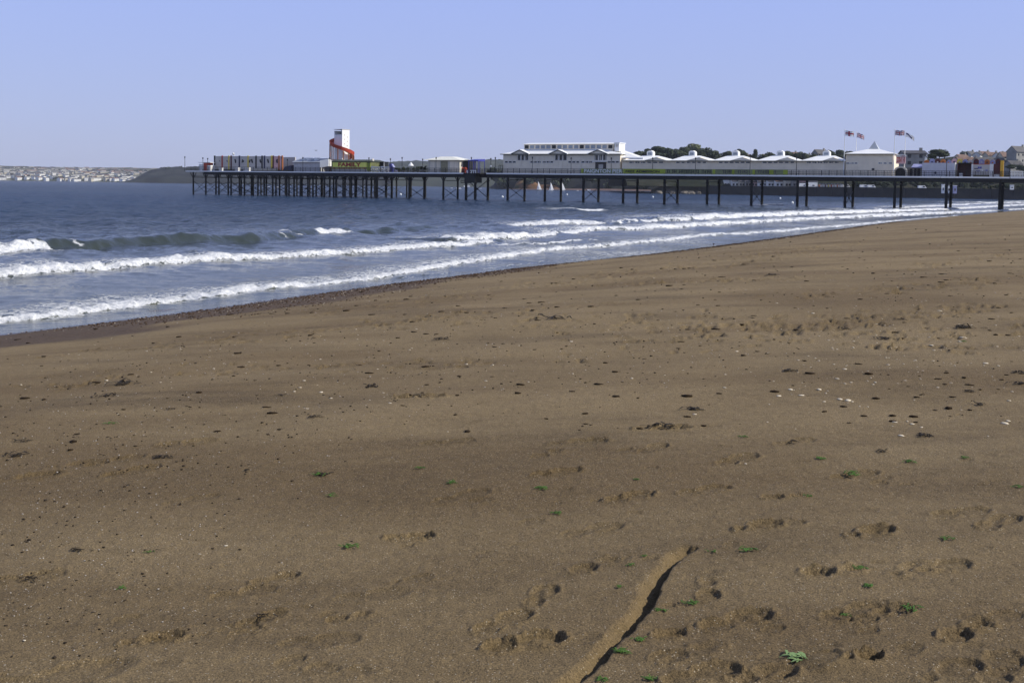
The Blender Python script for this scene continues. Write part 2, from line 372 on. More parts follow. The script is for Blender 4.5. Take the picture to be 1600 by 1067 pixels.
def sand_material():
    mt, t, p = nodes('brown_beach_sand'); L = t.links.new
    tc = t.nodes.new('ShaderNodeTexCoord')
    def noise(scale, det=4, vec=None, rough=.6):
        n = t.nodes.new('ShaderNodeTexNoise'); n.inputs['Scale'].default_value = scale; n.inputs['Detail'].default_value = det
        n.inputs['Roughness'].default_value = rough
        L(vec or tc.outputs['Object'], n.inputs['Vector']); return n
    def ramp(src, a, b, ca, cb):
        r = t.nodes.new('ShaderNodeValToRGB'); r.color_ramp.elements[0].position = a; r.color_ramp.elements[1].position = b
        r.color_ramp.elements[0].color = (*ca, 1); r.color_ramp.elements[1].color = (*cb, 1); L(src, r.inputs[0]); return r
    def mix(fac, a, b, bt='MIX'):
        x = t.nodes.new('ShaderNodeMix'); x.data_type = 'RGBA'; x.blend_type = bt
        if isinstance(fac, float): x.inputs[0].default_value = fac
        else: L(fac, x.inputs[0])
        for k, c in ((6, a), (7, b)):
            if isinstance(c, tuple): x.inputs[k].default_value = (*c, 1)
            else: L(c, x.inputs[k])
        return x.outputs[2]
    def attr(n):
        a = t.nodes.new('ShaderNodeAttribute'); a.attribute_name = n; return a.outputs['Fac']
    mp = t.nodes.new('ShaderNodeMapping'); mp.inputs['Rotation'].default_value = (0, 0, R(-10)); mp.inputs['Scale'].default_value = (.3, .9, 1)
    L(tc.outputs['Object'], mp.inputs['Vector'])
    base = ramp(noise(.5, 6).outputs['Fac'], .3, .7, (.162, .116, .056), (.202, .147, .074)).outputs[0]
    streak = ramp(noise(1.0, 6, mp.outputs[0], .65).outputs['Fac'], .52, .76, (0, 0, 0), (.8, .8, .8)).outputs[0]
    base = mix(streak, base, (.076, .052, .025))
    mp2 = t.nodes.new('ShaderNodeMapping'); mp2.inputs['Rotation'].default_value = (0, 0, R(-14)); mp2.inputs['Scale'].default_value = (.11, .34, 1); L(tc.outputs['Object'], mp2.inputs['Vector'])
    damp = ramp(noise(1.0, 5, mp2.outputs[0], .55).outputs['Fac'], .45, .60, (0, 0, 0), (.72, .72, .72)).outputs[0]
    base = mix(damp, base, mix(1.0, base, (.60, .55, .48), 'MULTIPLY'))
    dist = ramp(noise(9.0, 5).outputs['Fac'], .35, .65, (.86, .86, .86), (1.1, 1.1, 1.1)).outputs[0]
    base = mix(.6, base, dist, 'MULTIPLY')
    g1 = noise(120, 3, None, .8); grain = ramp(g1.outputs['Fac'], .33, .67, (.3, .3, .3), (1.75, 1.74, 1.72)).outputs[0]
    base = mix(.9, base, grain, 'MULTIPLY')
    vo = t.nodes.new('ShaderNodeTexVoronoi'); vo.inputs['Scale'].default_value = 120; L(tc.outputs['Object'], vo.inputs['Vector'])
    sp = t.nodes.new('ShaderNodeSeparateColor'); L(vo.outputs['Color'], sp.inputs[0])
    fleck = ramp(sp.outputs[0], .935, .945, (0, 0, 0), (1, 1, 1)).outputs[0]
    fl2 = ramp(vo.outputs['Distance'], .25, .42, (.9, .9, .9), (0, 0, 0)).outputs[0]
    base = mix(mix(1.0, fleck, fl2, 'MULTIPLY'), base, (.46, .39, .28))
    base = mix(attr('lit_dry'), base, mix(1.0, mix(.5, base, (.19, .135, .062)), (1.06, 1.05, 1.03), 'MULTIPLY'))   # sunlight painted along the groove wall; drier turned sand on the mounds
    # shingle and wet sand by the water
    sh = ramp(noise(9, 6, None, .8).outputs['Fac'], .3, .72, (.022, .015, .010), (.135, .088, .055)).outputs[0]
    base = mix(attr('shingle'), base, sh)
    base = mix(attr('wet'), base, mix(1.0, base, (.42, .42, .46), 'MULTIPLY'))
    L(base, p.inputs['Base Color'])
    rr = t.nodes.new('ShaderNodeMapRange'); rr.inputs[3].default_value = .95; rr.inputs[4].default_value = .22; L(attr('wet'), rr.inputs[0])
    L(rr.outputs[0], p.inputs['Roughness']); p.inputs['Specular IOR Level'].default_value = .25
    b1 = t.nodes.new('ShaderNodeBump'); b1.inputs['Strength'].default_value = 1.0; b1.inputs['Distance'].default_value = .009
    L(g1.outputs['Fac'], b1.inputs['Height'])
    b2 = t.nodes.new('ShaderNodeBump'); b2.inputs['Strength'].default_value = .5; b2.inputs['Distance'].default_value = .03
    L(noise(14, 6, None, .7).outputs['Fac'], b2.inputs['Height']); L(b1.outputs[0], b2.inputs['Normal'])
    b3 = t.nodes.new('ShaderNodeBump'); b3.inputs['Distance'].default_value = .014; L(attr('crumb'), b3.inputs['Strength'])
    L(noise(48, 4, None, .7).outputs['Fac'], b3.inputs['Height']); L(b2.outputs[0], b3.inputs['Normal'])
    L(b3.outputs[0], p.inputs['Normal'])
    return mt
sandm = sand_material()

def shw(Y): return np.interp(Y, [17, 24, 32, 45, 60, 100, 200], [7.2, 6.2, 4.6, 2.8, 1.6, .9, .5])
def sand_attrs(X, Y, s):
    wid = shw(Y) * (1 + .22 * fbm(X * .35, Y * .35, 3, 41))
    sh = (1 - sstep(wid * .8, wid, s)) * sstep(-1.5, 0, s) * (1 - .6 * sstep(60, 120, Y)) * .92
    wet = (1 - sstep(.15, .9 + .4 * fbm(X * .5, Y * .5, 2, 43), s))
    return {'shingle': sh, 'wet': wet}
def beach_sheet(name, rows, t, a, lower=0.0):
    X = (rows[:, None] + a) * t[None, :]; Y = np.repeat(rows[:, None], len(t), 1)
    Z, s = sand_base(X, Y)
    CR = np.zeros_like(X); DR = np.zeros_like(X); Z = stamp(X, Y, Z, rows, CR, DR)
    Z = Z + .0022 * fbm(X * 23, Y * 23, 3, 77) * sstep(40, 5, Y)
    if lower:
        Z = Z - lower * (1 - sstep(rows[0], rows[0] * 1.02, Y))
    return X, Y, Z, s, CR, DR
rows = [1.2]
while rows[-1] < 10: rows.append(rows[-1] + (.03 if rows[-1] < 2.7 else .0105 + .0042 * (rows[-1] - 3)))
rows = np.array(rows)
X, Y, Z, s, CR, DR = beach_sheet('b', rows, np.linspace(-.56, .56, 1100), 2.0)
grid_mesh('beach_foreground', X, Y, Z, None, sandm, {**sand_attrs(X, Y, s), 'crumb': CR, 'lit_dry': np.clip(DR, 0, 1)})
rr = [9.9]
while rr[-1] < 330: rr.append(rr[-1] * 1.0085)
rr = np.array(rr)
tt = np.concatenate([np.linspace(-1.6, -.56, 40)[:-1], np.linspace(-.56, .56, 560), np.linspace(.56, 1.6, 40)[1:]])
X, Y, Z, s, CR, DR = beach_sheet('b', rr, tt, 2.0, .012)
grid_mesh('beach', X, Y, Z, (s > -14), sandm, {**sand_attrs(X, Y, s), 'crumb': CR, 'lit_dry': np.clip(DR, 0, 1)})
# the strip beside and behind the camera
for nm, xs, ys in (('beach_flank', np.linspace(-50, -.55, 60), None), ('beach_flank', np.linspace(.55, 60, 60), None)):
    yy = np.linspace(-30, 9.95, 60); tX = np.linspace(0, 1, 50)
    sgn = -1 if xs[0] < -1 else 1
    inner = np.where(yy > 1.25, (yy + 2) * .5595, .0)
    X = sgn * (inner[:, None] + (70 - inner[:, None]) * tX[None, :] ** 2.2); Y = np.repeat(yy[:, None], 50, 1)
    Z, s = sand_base(X, Y); Z -= .01
    grid_mesh(nm, X, Y, Z, (s > -14), sandm, sand_attrs(X, Y, s))

# ------------------------------------------------------------------ the sea
WAVES = [  # points (px, py, height, foam), foam width, front width, back width
    ([(-120, 517, .17, 1), (0, 504, .17, 1), (100, 492, .17, 1), (200, 478, .17, 1), (300, 466, .16, 1), (400, 455, .16, 1), (500, 444, .16, 1), (600, 433, .16, 1), (650, 425, .16, 1),
      (700, 415, .18, 1), (800, 400, .2, 1), (900, 388, .2, 1), (1000, 380, .2, 1), (1100, 369, .16, .9), (1200, 363, .15, .9), (1300, 355, .15, .9), (1400, 346, .15, .8), (1500, 337, .1, .4)], 1.0, .22, 1.6),
    ([(-120, 441, .4, 1), (0, 431, .4, 1), (100, 425, .4, 1), (200, 416, .38, 1), (300, 409, .36, 1), (400, 404, .34, 1), (500, 398, .32, 1), (600, 392, .32, 1), (700, 386, .34, 1), (735, 382, .3, .8), (790, 377, .2, .1)], 1.6, .35, 3.0),
    ([(700, 377, .2, 0), (728, 376, .5, .9), (780, 373, .55, 1), (830, 369, .5, 1), (852, 366, .3, .6), (890, 363, .25, .4), (940, 359, .4, 1), (1000, 359, .42, 1), (1100, 353, .42, 1), (1200, 347, .42, 1),
      (1300, 342, .42, 1), (1400, 338, .4, 1), (1500, 333, .3, .9), (1620, 326, .2, .8)], 2.6, .4, 4.0),
    ([(770, 384, .05, 0), (790, 383, .12, .8), (850, 381, .12, .8), (910, 376, .12, .7), (940, 374, .05, 0)], .7, .2, 1.2),
    ([(770, 352, .1, 0), (815, 352, .35, .5), (860, 351, .5, .9), (910, 350, .55, 1), (932, 351, .5, 1), (945, 351, .3, 0), (990, 347, .35, .35), (1030, 346, .4, .5), (1045, 345, .5, .1)], 3.0, .6, 5.0),
    ([(1030, 343, .35, .0), (1042, 343, .6, 1), (1070, 344, .6, 1), (1082, 343, .5, .2), (1092, 342, .65, 1), (1150, 340, .7, 1), (1200, 338, .7, 1), (1300, 334, .7, 1), (1400, 331, .6, 1), (1480, 328, .4, .8), (1620, 320, .3, .8)], 4.5, .7, 7.0),
    ([(-120, 403, .6, 1), (0, 397, .62, 1), (60, 394, .62, 1), (84, 392, .62, 1), (92, 391, .6, .0), (128, 389, .56, .0), (134, 389, .56, .3), (142, 388.5, .56, .0), (200, 385, .55, 0), (300, 381, .62, 0), (400, 376, .6, 0), (450, 371, .55, 0),
      (505, 366, .5, .1), (525, 365, .5, .75), (545, 364, .5, .6), (560, 364, .45, 0), (600, 362, .45, 0), (690, 357, .35, 0), (760, 352, .1, 0)], 3.2, 1.1, 4.2),
    ([(-120, 369, .5, 0), (0, 366, .45, 0), (60, 363, .42, 0), (110, 360, .15, 0)], 2, 1.6, 5.0),
    ([(110, 348, .1, 0), (170, 347, .3, 0), (260, 345, .1, 0)], 2, 2, 6), ([(420, 342, .1, 0), (560, 340, .32, 0), (680, 337, .1, 0)], 2, 2, 6),
    ([(590, 358, .1, 0), (640, 357, .35, 0), (700, 354, .1, 0)], 2, 1.6, 5.0),
    ([(1330, 341, .1, .3), (1390, 337, .25, .8), (1460, 334, .2, .8), (1500, 331, .1, .4)], 1.5, .5, 3.0),
    ([(1380, 326, .1, .4), (1440, 324, .3, .9), (1500, 321, .3, .9), (1620, 314, .3, .9)], 4, .8, 6.0),
    ([(900, 328.5, .1, 0), (915, 328.5, .3, .9), (945, 327.5, .3, .9), (955, 327, .1, 0)], 4, 1, 6), ([(1195, 322, .1, 0), (1208, 322, .4, 1), (1225, 321.5, .4, 1), (1235, 321, .1, 0)], 5, 1, 7),
    ([(870, 326, .05, 0), (880, 326, .1, .5), (890, 326, .05, 0)], 2, 1, 4),
    ([(1515, 316.5, .2, 0), (1530, 316.5, .3, 1), (1548, 316, .2, .8), (1555, 316, .1, 0)], 7, 1, 8), ([(1566, 319, .2, .4), (1600, 318, .3, 1), (1640, 317, .3, 1)], 7, 1, 8),
    ([(1436, 308.6, .2, 0), (1440, 308.6, .3, 1), (1448, 308.6, .2, 0)], 14, 2, 12),
    ([(600, 437, .0, 0), (640, 432, .02, .8), (720, 425, .02, .9), (850, 409, .02, .9), (960, 400.5, .02, .8), (1000, 397, .0, 0)], .16, .1, .5),
    ([(1180, 379, .0, 0), (1220, 373, .02, .9), (1260, 369, .02, .7), (1300, 363, .02, .9), (1420, 346.5, .02, .8), (1500, 338, 0, .2)], .5, .2, .8),
]
sr = [7.0]
while sr[-1] < 330: sr.append(sr[-1] * 1.0043)
while sr[-1] < 9000: sr.append(sr[-1] * 1.03)
sr = np.array(sr)
st = np.concatenate([np.linspace(-2.6, -.56, 30)[:-1], np.linspace(-.56, .56, 600), np.linspace(.56, 2.6, 30)[1:]])
X = (sr[:, None] + 1.0) * st[None, :]; Y = np.repeat(sr[:, None], len(st), 1)
s, _ = sdist(X, Y, WL)
s = np.where(Y > 400, np.minimum(s, -60), s)
Z = np.zeros_like(X); foam = np.zeros_like(X); lace = np.zeros_like(X); flat = np.zeros_like(X)
fade = 1 - sstep(90, 300, Y)
off = sstep(4, 30, -s)
for k in range(34):
    lam = .7 * (1.115 ** k); a = R(-135 + rnd.gauss(0, 34)); kx, ky = math.sin(a) * 2 * math.pi / lam, math.cos(a) * 2 * math.pi / lam
    amp = .0105 * lam ** .8 * (1 if lam < 6 else (6 / lam) ** 1.1)
    ph = kx * X + ky * Y + rnd.uniform(0, 6.28) + 1.2 * vn(X / lam * .21, Y / lam * .21, 100 + k)
    w = 1 - sstep(lam * 45, lam * 110, Y)
    Z += amp * (1 - 2 * np.abs(np.sin(ph / 2)) ** .8 + .27) * w * (.3 + .7 * off)
Z += .1 * fbm(X * .09, Y * .06, 3, 61) * fade * off
for pts, fwid, wf, wb in WAVES:
    pa = np.array(pts, float); nn = max(8, int((pa[-1, 0] - pa[0, 0]) / 9)); qx = np.linspace(pa[0, 0], pa[-1, 0], nn)
    qy, qh, qf = (np.interp(qx, pa[:, 0], pa[:, k]) for k in (1, 2, 3))
    if nn > 20:
        pad = np.concatenate([[qy[0] * 2 - qy[2], qy[0] * 2 - qy[1]], qy, [qy[-1] * 2 - qy[-2], qy[-1] * 2 - qy[-3]]]); qy = np.convolve(pad, np.ones(5) / 5, 'valid')
    sp = np.array([(*tuple(G(a, b))[:2], c, d) for a, b, c, d in zip(qx, qy, qh, qf)])
    y0, y1 = sp[:, 1].min() - 30, sp[:, 1].max() + 30
    k0, k1 = np.searchsorted(sr, y0), np.searchsorted(sr, y1)
    xs, ys = X[k0:k1], Y[k0:k1]
    d, par = sdist(xs, ys, sp); d = -d                       # positive = seaward of the front
    wx = .35 * fbm(xs * .5, ys * .5, 3, 200) + .12 * fbm(xs * 2.2, ys * 2.2, 2, 201)
    i = np.clip(par, 0, len(sp) - 1.001); i0 = i.astype(int); fr = i - i0
    H = np.clip(sp[i0, 2] * (1 - fr) + sp[i0 + 1, 2] * fr, 0, 2); FO = np.clip(sp[i0, 3] * (1 - fr) + sp[i0 + 1, 3] * fr, 0, 1)
    inn = ((par > .02) & (par < len(sp) - 1.02)).astype(float)
    dd = d + wx * min(1, fwid * .5)
    prof = sstep(0, wf, dd) * np.exp(-(np.maximum(dd - wf, 0) / wb) ** 1.4)
    lump = 1 + FO * (.3 * fbm(xs * 1.6, ys * 1.6, 3, 210) + .16 * vn(xs * 5, ys * 5, 213))
    Z[k0:k1] += H * .78 * (1 - .25 * (FO > .2)) * prof * lump * inn
    bw = fwid * .8 * (1 + .6 * fbm(xs * .9, ys * .9, 4, 220))
    fm = sstep(-.04, .06, dd) * (1 - sstep(bw * .55, bw, dd)) * inn
    fm = fm * sstep(.0, .35, FO + .35 * fbm(xs * 1.3, ys * 1.3, 3, 230) * (FO < .97) * (FO > .01) - .02)
    foam[k0:k1] = np.maximum(foam[k0:k1], fm)
    if H.max() > .14 and FO.max() > .5:
        tr = sstep(bw * .5, bw, dd) * np.exp(-np.maximum(dd - bw, 0) / (fwid * 1.6)) * FO * inn
        fr_ = np.exp(-np.maximum(-dd, 0) / (fwid * .45)) * (dd < 0) * FO * inn * .75
        lace[k0:k1] = np.maximum(lace[k0:k1], np.maximum(tr, fr_))
    fl = np.exp(-np.abs(dd + fwid) / (fwid * 1.2)) * (dd < 0) * FO * inn
    flat[k0:k1] = np.maximum(flat[k0:k1], fl)
# foam flecks drifting between the breakers, and whitecaps further out
lace = np.maximum(lace, .42 * (1 - sstep(6, 22, -s)) * (.6 + .6 * fbm(X * .18, Y * .1, 3, 90)) * (Y < 130))
Z += .07 * foam * fbm(X * 3.1, Y * 3.1, 3, 240) * (Y < 140)
thin = 1 - sstep(.0, 1.6, -s)                              # the swash film runs up the sand
Z = Z * (1 - .93 * thin) + .012 * thin
shal = np.exp(-np.maximum(-s, 0) / 38.0)

def sea_material():
    mt, t, p = nodes('sea_water'); L = t.links.new
    tc = t.nodes.new('ShaderNodeTexCoord')
    def attr(n):
        a = t.nodes.new('ShaderNodeAttribute'); a.attribute_name = n; return a.outputs['Fac']
    def noise(scale, det=4, rough=.6, vs=None, dist=0):
        n = t.nodes.new('ShaderNodeTexNoise'); n.inputs['Scale'].default_value = scale; n.inputs['Detail'].default_value = det
        n.inputs['Roughness'].default_value = rough; n.inputs['Distortion'].default_value = dist
        if vs:
            mp = t.nodes.new('ShaderNodeMapping'); mp.inputs['Scale'].default_value = vs; mp.inputs['Rotation'].default_value = (0, 0, R(-24))
            L(tc.outputs['Object'], mp.inputs['Vector']); L(mp.outputs[0], n.inputs['Vector'])
        else: L(tc.outputs['Object'], n.inputs['Vector'])
        return n.outputs['Fac']
    def math_(op, a, b=None):
        x = t.nodes.new('ShaderNodeMath'); x.operation = op
        for k, c in ((0, a), (1, b)):
            if c is None: continue
            if isinstance(c, (int, float)): x.inputs[k].default_value = c
            else: L(c, x.inputs[k])
        x.use_clamp = op in ('ADD', 'SUBTRACT') and False
        return x.outputs[0]
    def rng(src, a, b, c=0., d=1.):
        x = t.nodes.new('ShaderNodeMapRange'); x.interpolation_type = 'SMOOTHSTEP'; L(src, x.inputs[0])
        for k, v in ((1, a), (2, b), (3, c), (4, d)): x.inputs[k].default_value = v
        return x.outputs[0]
    def mix(fac, a, b):
        x = t.nodes.new('ShaderNodeMix'); x.data_type = 'RGBA'; L(fac, x.inputs[0])
        for k, c in ((6, a), (7, b)):
            if isinstance(c, tuple): x.inputs[k].default_value = (*c, 1)
            else: L(c, x.inputs[k])
        return x.outputs[2]
    deep = mix(rng(noise(.02, 4), .35, .65), (.011, .026, .058), (.016, .036, .072))
    water = mix(attr('shallow'), deep, (.056, .058, .022))
    lacy = noise(2.6, 5, .62, (1.0, 1.0, 1), .6)
    lm = math_('MULTIPLY', rng(math_('ABSOLUTE', math_('SUBTRACT', lacy, .5)), .012, .075, 1., 0.), attr('lace'))
    streaks = math_('MULTIPLY', rng(noise(1.1, 6, .7, (.45, 1.6, 1), .4), .56, .70), attr('lace'))
    lm = rng(math_('MAXIMUM', lm, streaks), .12, .6)
    fo = math_('MULTIPLY', attr('foam'), rng(math_('ADD', math_('MULTIPLY', noise(5.5, 6, .75, (.7, 1.2, 1)), 1.3), math_('MULTIPLY', attr('foam'), .62)),  .88, 1.2))
    fo = math_('MAXIMUM', fo, math_('MULTIPLY', lm, .85))
    fcol = mix(rng(noise(6.5, 6, .75), .36, .6), (.46, .48, .5), (.8, .8, .78)); L(mix(fo, water, fcol), p.inputs['Base Color'])
    L(rng(fo, 0, .7, .1, .9), p.inputs['Roughness'])
    p.inputs['IOR'].default_value = 1.333
    p.inputs['Specular IOR Level'].default_value = 0.0
    b0 = t.nodes.new('ShaderNodeBump'); b0.inputs['Strength'].default_value = 1.0; b0.inputs['Distance'].default_value = .55
    L(noise(.5, 6, .62, (.55, 1.25, 1), .3), b0.inputs['Height']); L(rng(attr('shallow'), .15, .7, 1., .08), b0.inputs['Strength'])
    b1 = t.nodes.new('ShaderNodeBump'); b1.inputs['Strength'].default_value = .8; b1.inputs['Distance'].default_value = .06
    L(noise(3.2, 5, .6, (.6, 1.3, 1), .3), b1.inputs['Height']); L(b0.outputs[0], b1.inputs['Normal']); L(rng(attr('shallow'), .2, .7, .9, .32), b1.inputs['Strength'])
    b2 = t.nodes.new('ShaderNodeBump'); b2.inputs['Distance'].default_value = .12; L(math_('MULTIPLY', fo, .9), b2.inputs['Strength'])
    L(noise(7, 6, .75), b2.inputs['Height']); L(b1.outputs[0], b2.inputs['Normal'])
    L(b2.outputs[0], p.inputs['Normal'])
    gl = t.nodes.new('ShaderNodeBsdfGlossy'); gl.inputs['Roughness'].default_value = .1; L(b2.outputs[0], gl.inputs['Normal'])
    fr = t.nodes.new('ShaderNodeFresnel'); fr.inputs['IOR'].default_value = 1.333; L(b2.outputs[0], fr.inputs['Normal'])
    k = math_('MULTIPLY', math_('MULTIPLY', fr.outputs[0], rng(attr('shallow'), .03, .5, .58, 1.0)), rng(fo, 0, .8, 1., .1))
    mx = t.nodes.new('ShaderNodeMixShader'); L(k, mx.inputs[0]); L(p.outputs[0], mx.inputs[1]); L(gl.outputs[0], mx.inputs[2])
    L(mx.outputs[0], t.nodes['Material Output'].inputs['Surface'])
    return mt
seam = sea_material()
grid_mesh('sea', X, Y, Z, (s < .6), seam, {'foam': foam, 'lace': np.clip(lace, 0, 1), 'shallow': shal})

# ------------------------------------------------------------------ the pier's own frame: u seaward along it, v away from the camera
Z0 = 217.0
P0 = Vector((759.5 * Z0 / F, Z0, 0)); EU = Vector((-70.09 * Z0 / F, .02025 * Z0, 0)); BAY = EU.length; EU.normalize()
EV = Vector((-EU.y, EU.x, 0)); EV = EV if EV.y > 0 else -EV
def W(u, v, z): return P0 + EU * u + EV * v + Vector((0, 0, z))
def UZ(px, py, v=0.0):
    d = ray(px, py); o = Vector((0, 0, EYE)); t = (P0 + EV * v - o).dot(EV) / d.dot(EV); p = o + d * t
    return (p - P0).dot(EU), p.z
def pu(px, v=0.0): return UZ(px, 270, v)[0]
def pz(px, py, v=0.0): return UZ(px, py, v)[1]
DK = 6.5                                                    # top of the deck
UEND, USH = pu(291), -46.0
UHEAD = pu(578)
def text_mesh(txt, size, mt, parent, u, v, z, name='lettering', bold=.0, width=None, out=.03):
    """flat lettering on a face that looks towards the beach; u, z = its left foot"""
    c = bpy.data.curves.new('t', 'FONT'); c.body = txt; c.size = size; c.extrude = .01; c.offset = bold
    to = bpy.data.objects.new('t', c); COL.objects.link(to)
    me = bpy.data.meshes.new_from_object(to); bpy.data.objects.remove(to)
    n = len(me.vertices); a = np.empty(n * 3); me.vertices.foreach_get('co', a); a = a.reshape(-1, 3)
    x = a[:, 0] - a[:, 0].min(); sc = (width / x.max()) if width else 1.0
    ax = -np.array(EU); b = np.array(W(u, v - out, z)) - np.array(parent.location if parent.type == 'EMPTY' else parent.parent.location)
    co = b[None] + (x * sc)[:, None] * ax[None] + a[:, 1:2] * np.array([[0, 0, 1.]]) - a[:, 2:3] * np.array(EV)[None]
    me.vertices.foreach_set('co', co.ravel()); me.materials.append(mt); me.update()
    o = bpy.data.objects.new(name, me); COL.objects.link(o); o.parent = parent; return o
def strokes(parent, ua, ub, v, z0, z1, n, mt, seed, name='faded_lettering', out=.03):
    """lettering too worn to read: uprights and bars of uneven length"""
    m = MB(); r = random.Random(seed); L = ub - ua
    for k in range(n):
        if r.random() < .1: continue
        a = ua + L * (k + .12) / n; b = ua + L * (k + .45) / n; c = ua + L * (k + .88) / n
        m.pbox(a, b, v - out, v - out + .02, z0, z1)
        if r.random() < .7: m.pbox(b, c, v - out + .003, v - out + .02, z1 - (z1 - z0) * .22, z1)
        if r.random() < .6: h = z0 + (z1 - z0) * r.uniform(.0, .45); m.pbox(b, c, v - out + .004, v - out + .02, h, h + (z1 - z0) * .2)
    return m.build(name, mt, parent)

pier = thing('pier', 'long black iron seaside pier on piles with white deck edge', 'pier', W(0, 0, 0))
WB = 11.0                                                   # width of the neck
def seg(m, ua, ub, va, vb, za, zb): m.pbox(ua, ub, va, vb, za, zb)
m = MB(); seg(m, USH, UHEAD, 0, WB, DK - .3, DK - .02); seg(m, UHEAD, UEND, 0, 30, DK - .3, DK - .02); seg(m, pu(757), pu(731), -2.2, 0, DK - .3, DK - .02)
m.build('deck_beams', iron, pier)
# planks that make the walking surface
m = MB(); pl = m; u = USH
while u < UEND - .5:
    w = 1.2; pl.pbox(u, u + w - .03, .12, (30 if u > UHEAD else WB) - .1, DK - .02, DK + .03 + rnd.uniform(0, .01)); u += w
tag(pl.build('deck_planks', planks, pier), kind='stuff')
for ua, ub in ((USH, pu(1579)), (pu(1579) + .1, pu(1470)), (pu(1470) + .05, pu(1330)), (pu(1330) + .05, pu(1200)), (pu(1200) + .05, pu(1070)), (pu(1070) + .05, pu(930)), (pu(930) + .05, pu(760)),
               (pu(731), pu(640)), (pu(640) + .05, pu(515)), (pu(515) + .05, pu(400)), (pu(400) + .05, UEND)):
    m = MB(); m.pbox(ua, ub, -.14, -.02, DK - .28, DK + .02); m.build('fascia_board', fasc, pier)
m = MB(); m.pbox(UEND + .02, UEND + .14, -.1, 30, DK - .28, DK + .02); m.build('fascia_board', fasc, pier)
for v in (.25, WB - .4):
    m = MB(); m.pbox(USH, UEND - 6, v, v + .3, DK - 1.05, DK - .31); m.build('girder', iron, pier)
for v in (19.5, 29.2):
    m = MB(); m.pbox(UHEAD + 1, UEND - 6, v, v + .3, DK - 1.0, DK - .31); m.build('girder', iron, pier)
def pile(u, v, r, base=-1.6, cap=True):
    m = MB(); m.tube(W(u, v, base), W(u, v, DK - .32), r, r * .92, 8)
    m.tube(W(u, v, 1.1), W(u, v, 1.25), r * 1.25, r * 1.25, 8); m.tube(W(u, v, DK - 1.9), W(u, v, DK - 1.75), r * 1.3, r * 1.3, 8)
    p = m.build('pile', ironp, pier)
    if cap:
        b = MB()
        for s_ in (-1, 1): b.tube(W(u, v, DK - 2.1), W(u + s_ * 1.1, v, DK - .5), r * .5, r * .4, 5)
        b.build('bracket', iron, p)
def xbrace(ua, va, ub, vb, z0, z1, r=.07):
    m = MB(); m.tube(W(ua, va, z0), W(ub, vb, z1), r, n=5); m.tube(W(ub, vb, z0), W(ua, va, z1), r, n=5)
    zc = (z0 + z1) / 2; m.sphere(W((ua + ub) / 2, (va + vb) / 2, zc), r * 3, 6, 4); m.build('cross_brace', iron, pier)
def tie(ua, va, ub, vb, z, r=.08):
    m = MB(); m.tube(W(ua, va, z), W(ub, vb, z), r, n=5); m.build('tie_bar', iron, pier)
VB = 9.6
for i in range(-4, 12):
    u = i * BAY; gz = -1.6
    pile(u, .45, .3, gz, i < 0); pile(u, VB, .3, gz, i < 0)
    if i % 2: xbrace(u, .45, u, VB, .3, 3.4 if i > 2 else 4.6)
    tie(u, .45, u, VB, 5.0)
# the wider landing bent and the stair cage below it
uL = pu(733.6)
for du, v in ((0, -1.6), (0, VB), (-1.4, .45)): pile(uL + du, v, .34, -2.5, False)
xbrace(uL, -1.6, uL, VB, .4, 4.9, .09)
m = MB(); m.pbox(pu(748), pu(732), -1.9, 1.6, 4.1, 6.19); m.pbox(pu(732), pu(725), -1.5, 1, 4.0, 4.15)
for k in range(5):
    a = pu(732) + (pu(725) - pu(732)) * k / 4; m.tube(W(a, -1.5, 4.0), W(a, -1.5, 6.19), .05, n=4)
for z in (4.6, 5.2, 5.8): m.tube(W(pu(732), -1.5, z), W(pu(725), -1.5, z), .05, n=4)
m.build('landing_stage', iron, pier)
for px in (693, 639.7, 588):
    u = pu(px, .45); pile(u, .45, .27); pile(u, VB - 2, .27); xbrace(u, .45, u, VB - 2, .2, 2.8); tie(u, .45, u, VB - 2, 4.6)
hp = [302, 321.5, 342, 361, 382, 403, 426, 448, 469.5, 489, 507, 525, 549, 573]
for k, px in enumerate(hp):
    u = pu(px, .45)
    for v in (.45, 9.6, 19.6, 29.3): pile(u, v, .24)
    for va, vb in ((.45, 9.6), (9.6, 19.6)): xbrace(u, va, u, vb, .4, 3.6, .06)
    tie(u, .45, u, 29.3, 4.7)
    if k: uq = pu(hp[k - 1], .45); xbrace(u, .45, uq, .45, .4, 3.8, .055); tie(u, .45, uq, .45, 5.0, .07); tie(u, 29.3, uq, 29.3, 4.7, .07)
# railings: too fine to pick apart
def railing(ua, ub, v, kind='railing'):
    m = MB(); n = max(2, int(abs(ub - ua) / 1.55))
    for k in range(n + 1):
        a = ua + (ub - ua) * k / n; m.tube(W(a, v, DK), W(a, v, DK + 1.14), .05, n=4)
    for z in (.35, .7, 1.1): m.tube(W(ua, v, DK + z), W(ub, v, DK + z), .035, n=4)
    n = int(abs(ub - ua) / .3)
    for k in range(n):
        a = ua + (ub - ua) * (k + .5) / n; m.add([W(a, v, DK + .1), W(a + .05, v, DK + .1), W(a + .05, v, DK + 1.08), W(a, v, DK + 1.08)], [(0, 1, 2, 3)])
    tag(m.build('railing', iron, pier), kind='stuff')
railing(pu(1578), pu(757), .05); railing(pu(757), pu(731), -2.1); railing(pu(731), UEND - .1, .05); railing(USH, UHEAD, WB - .15)

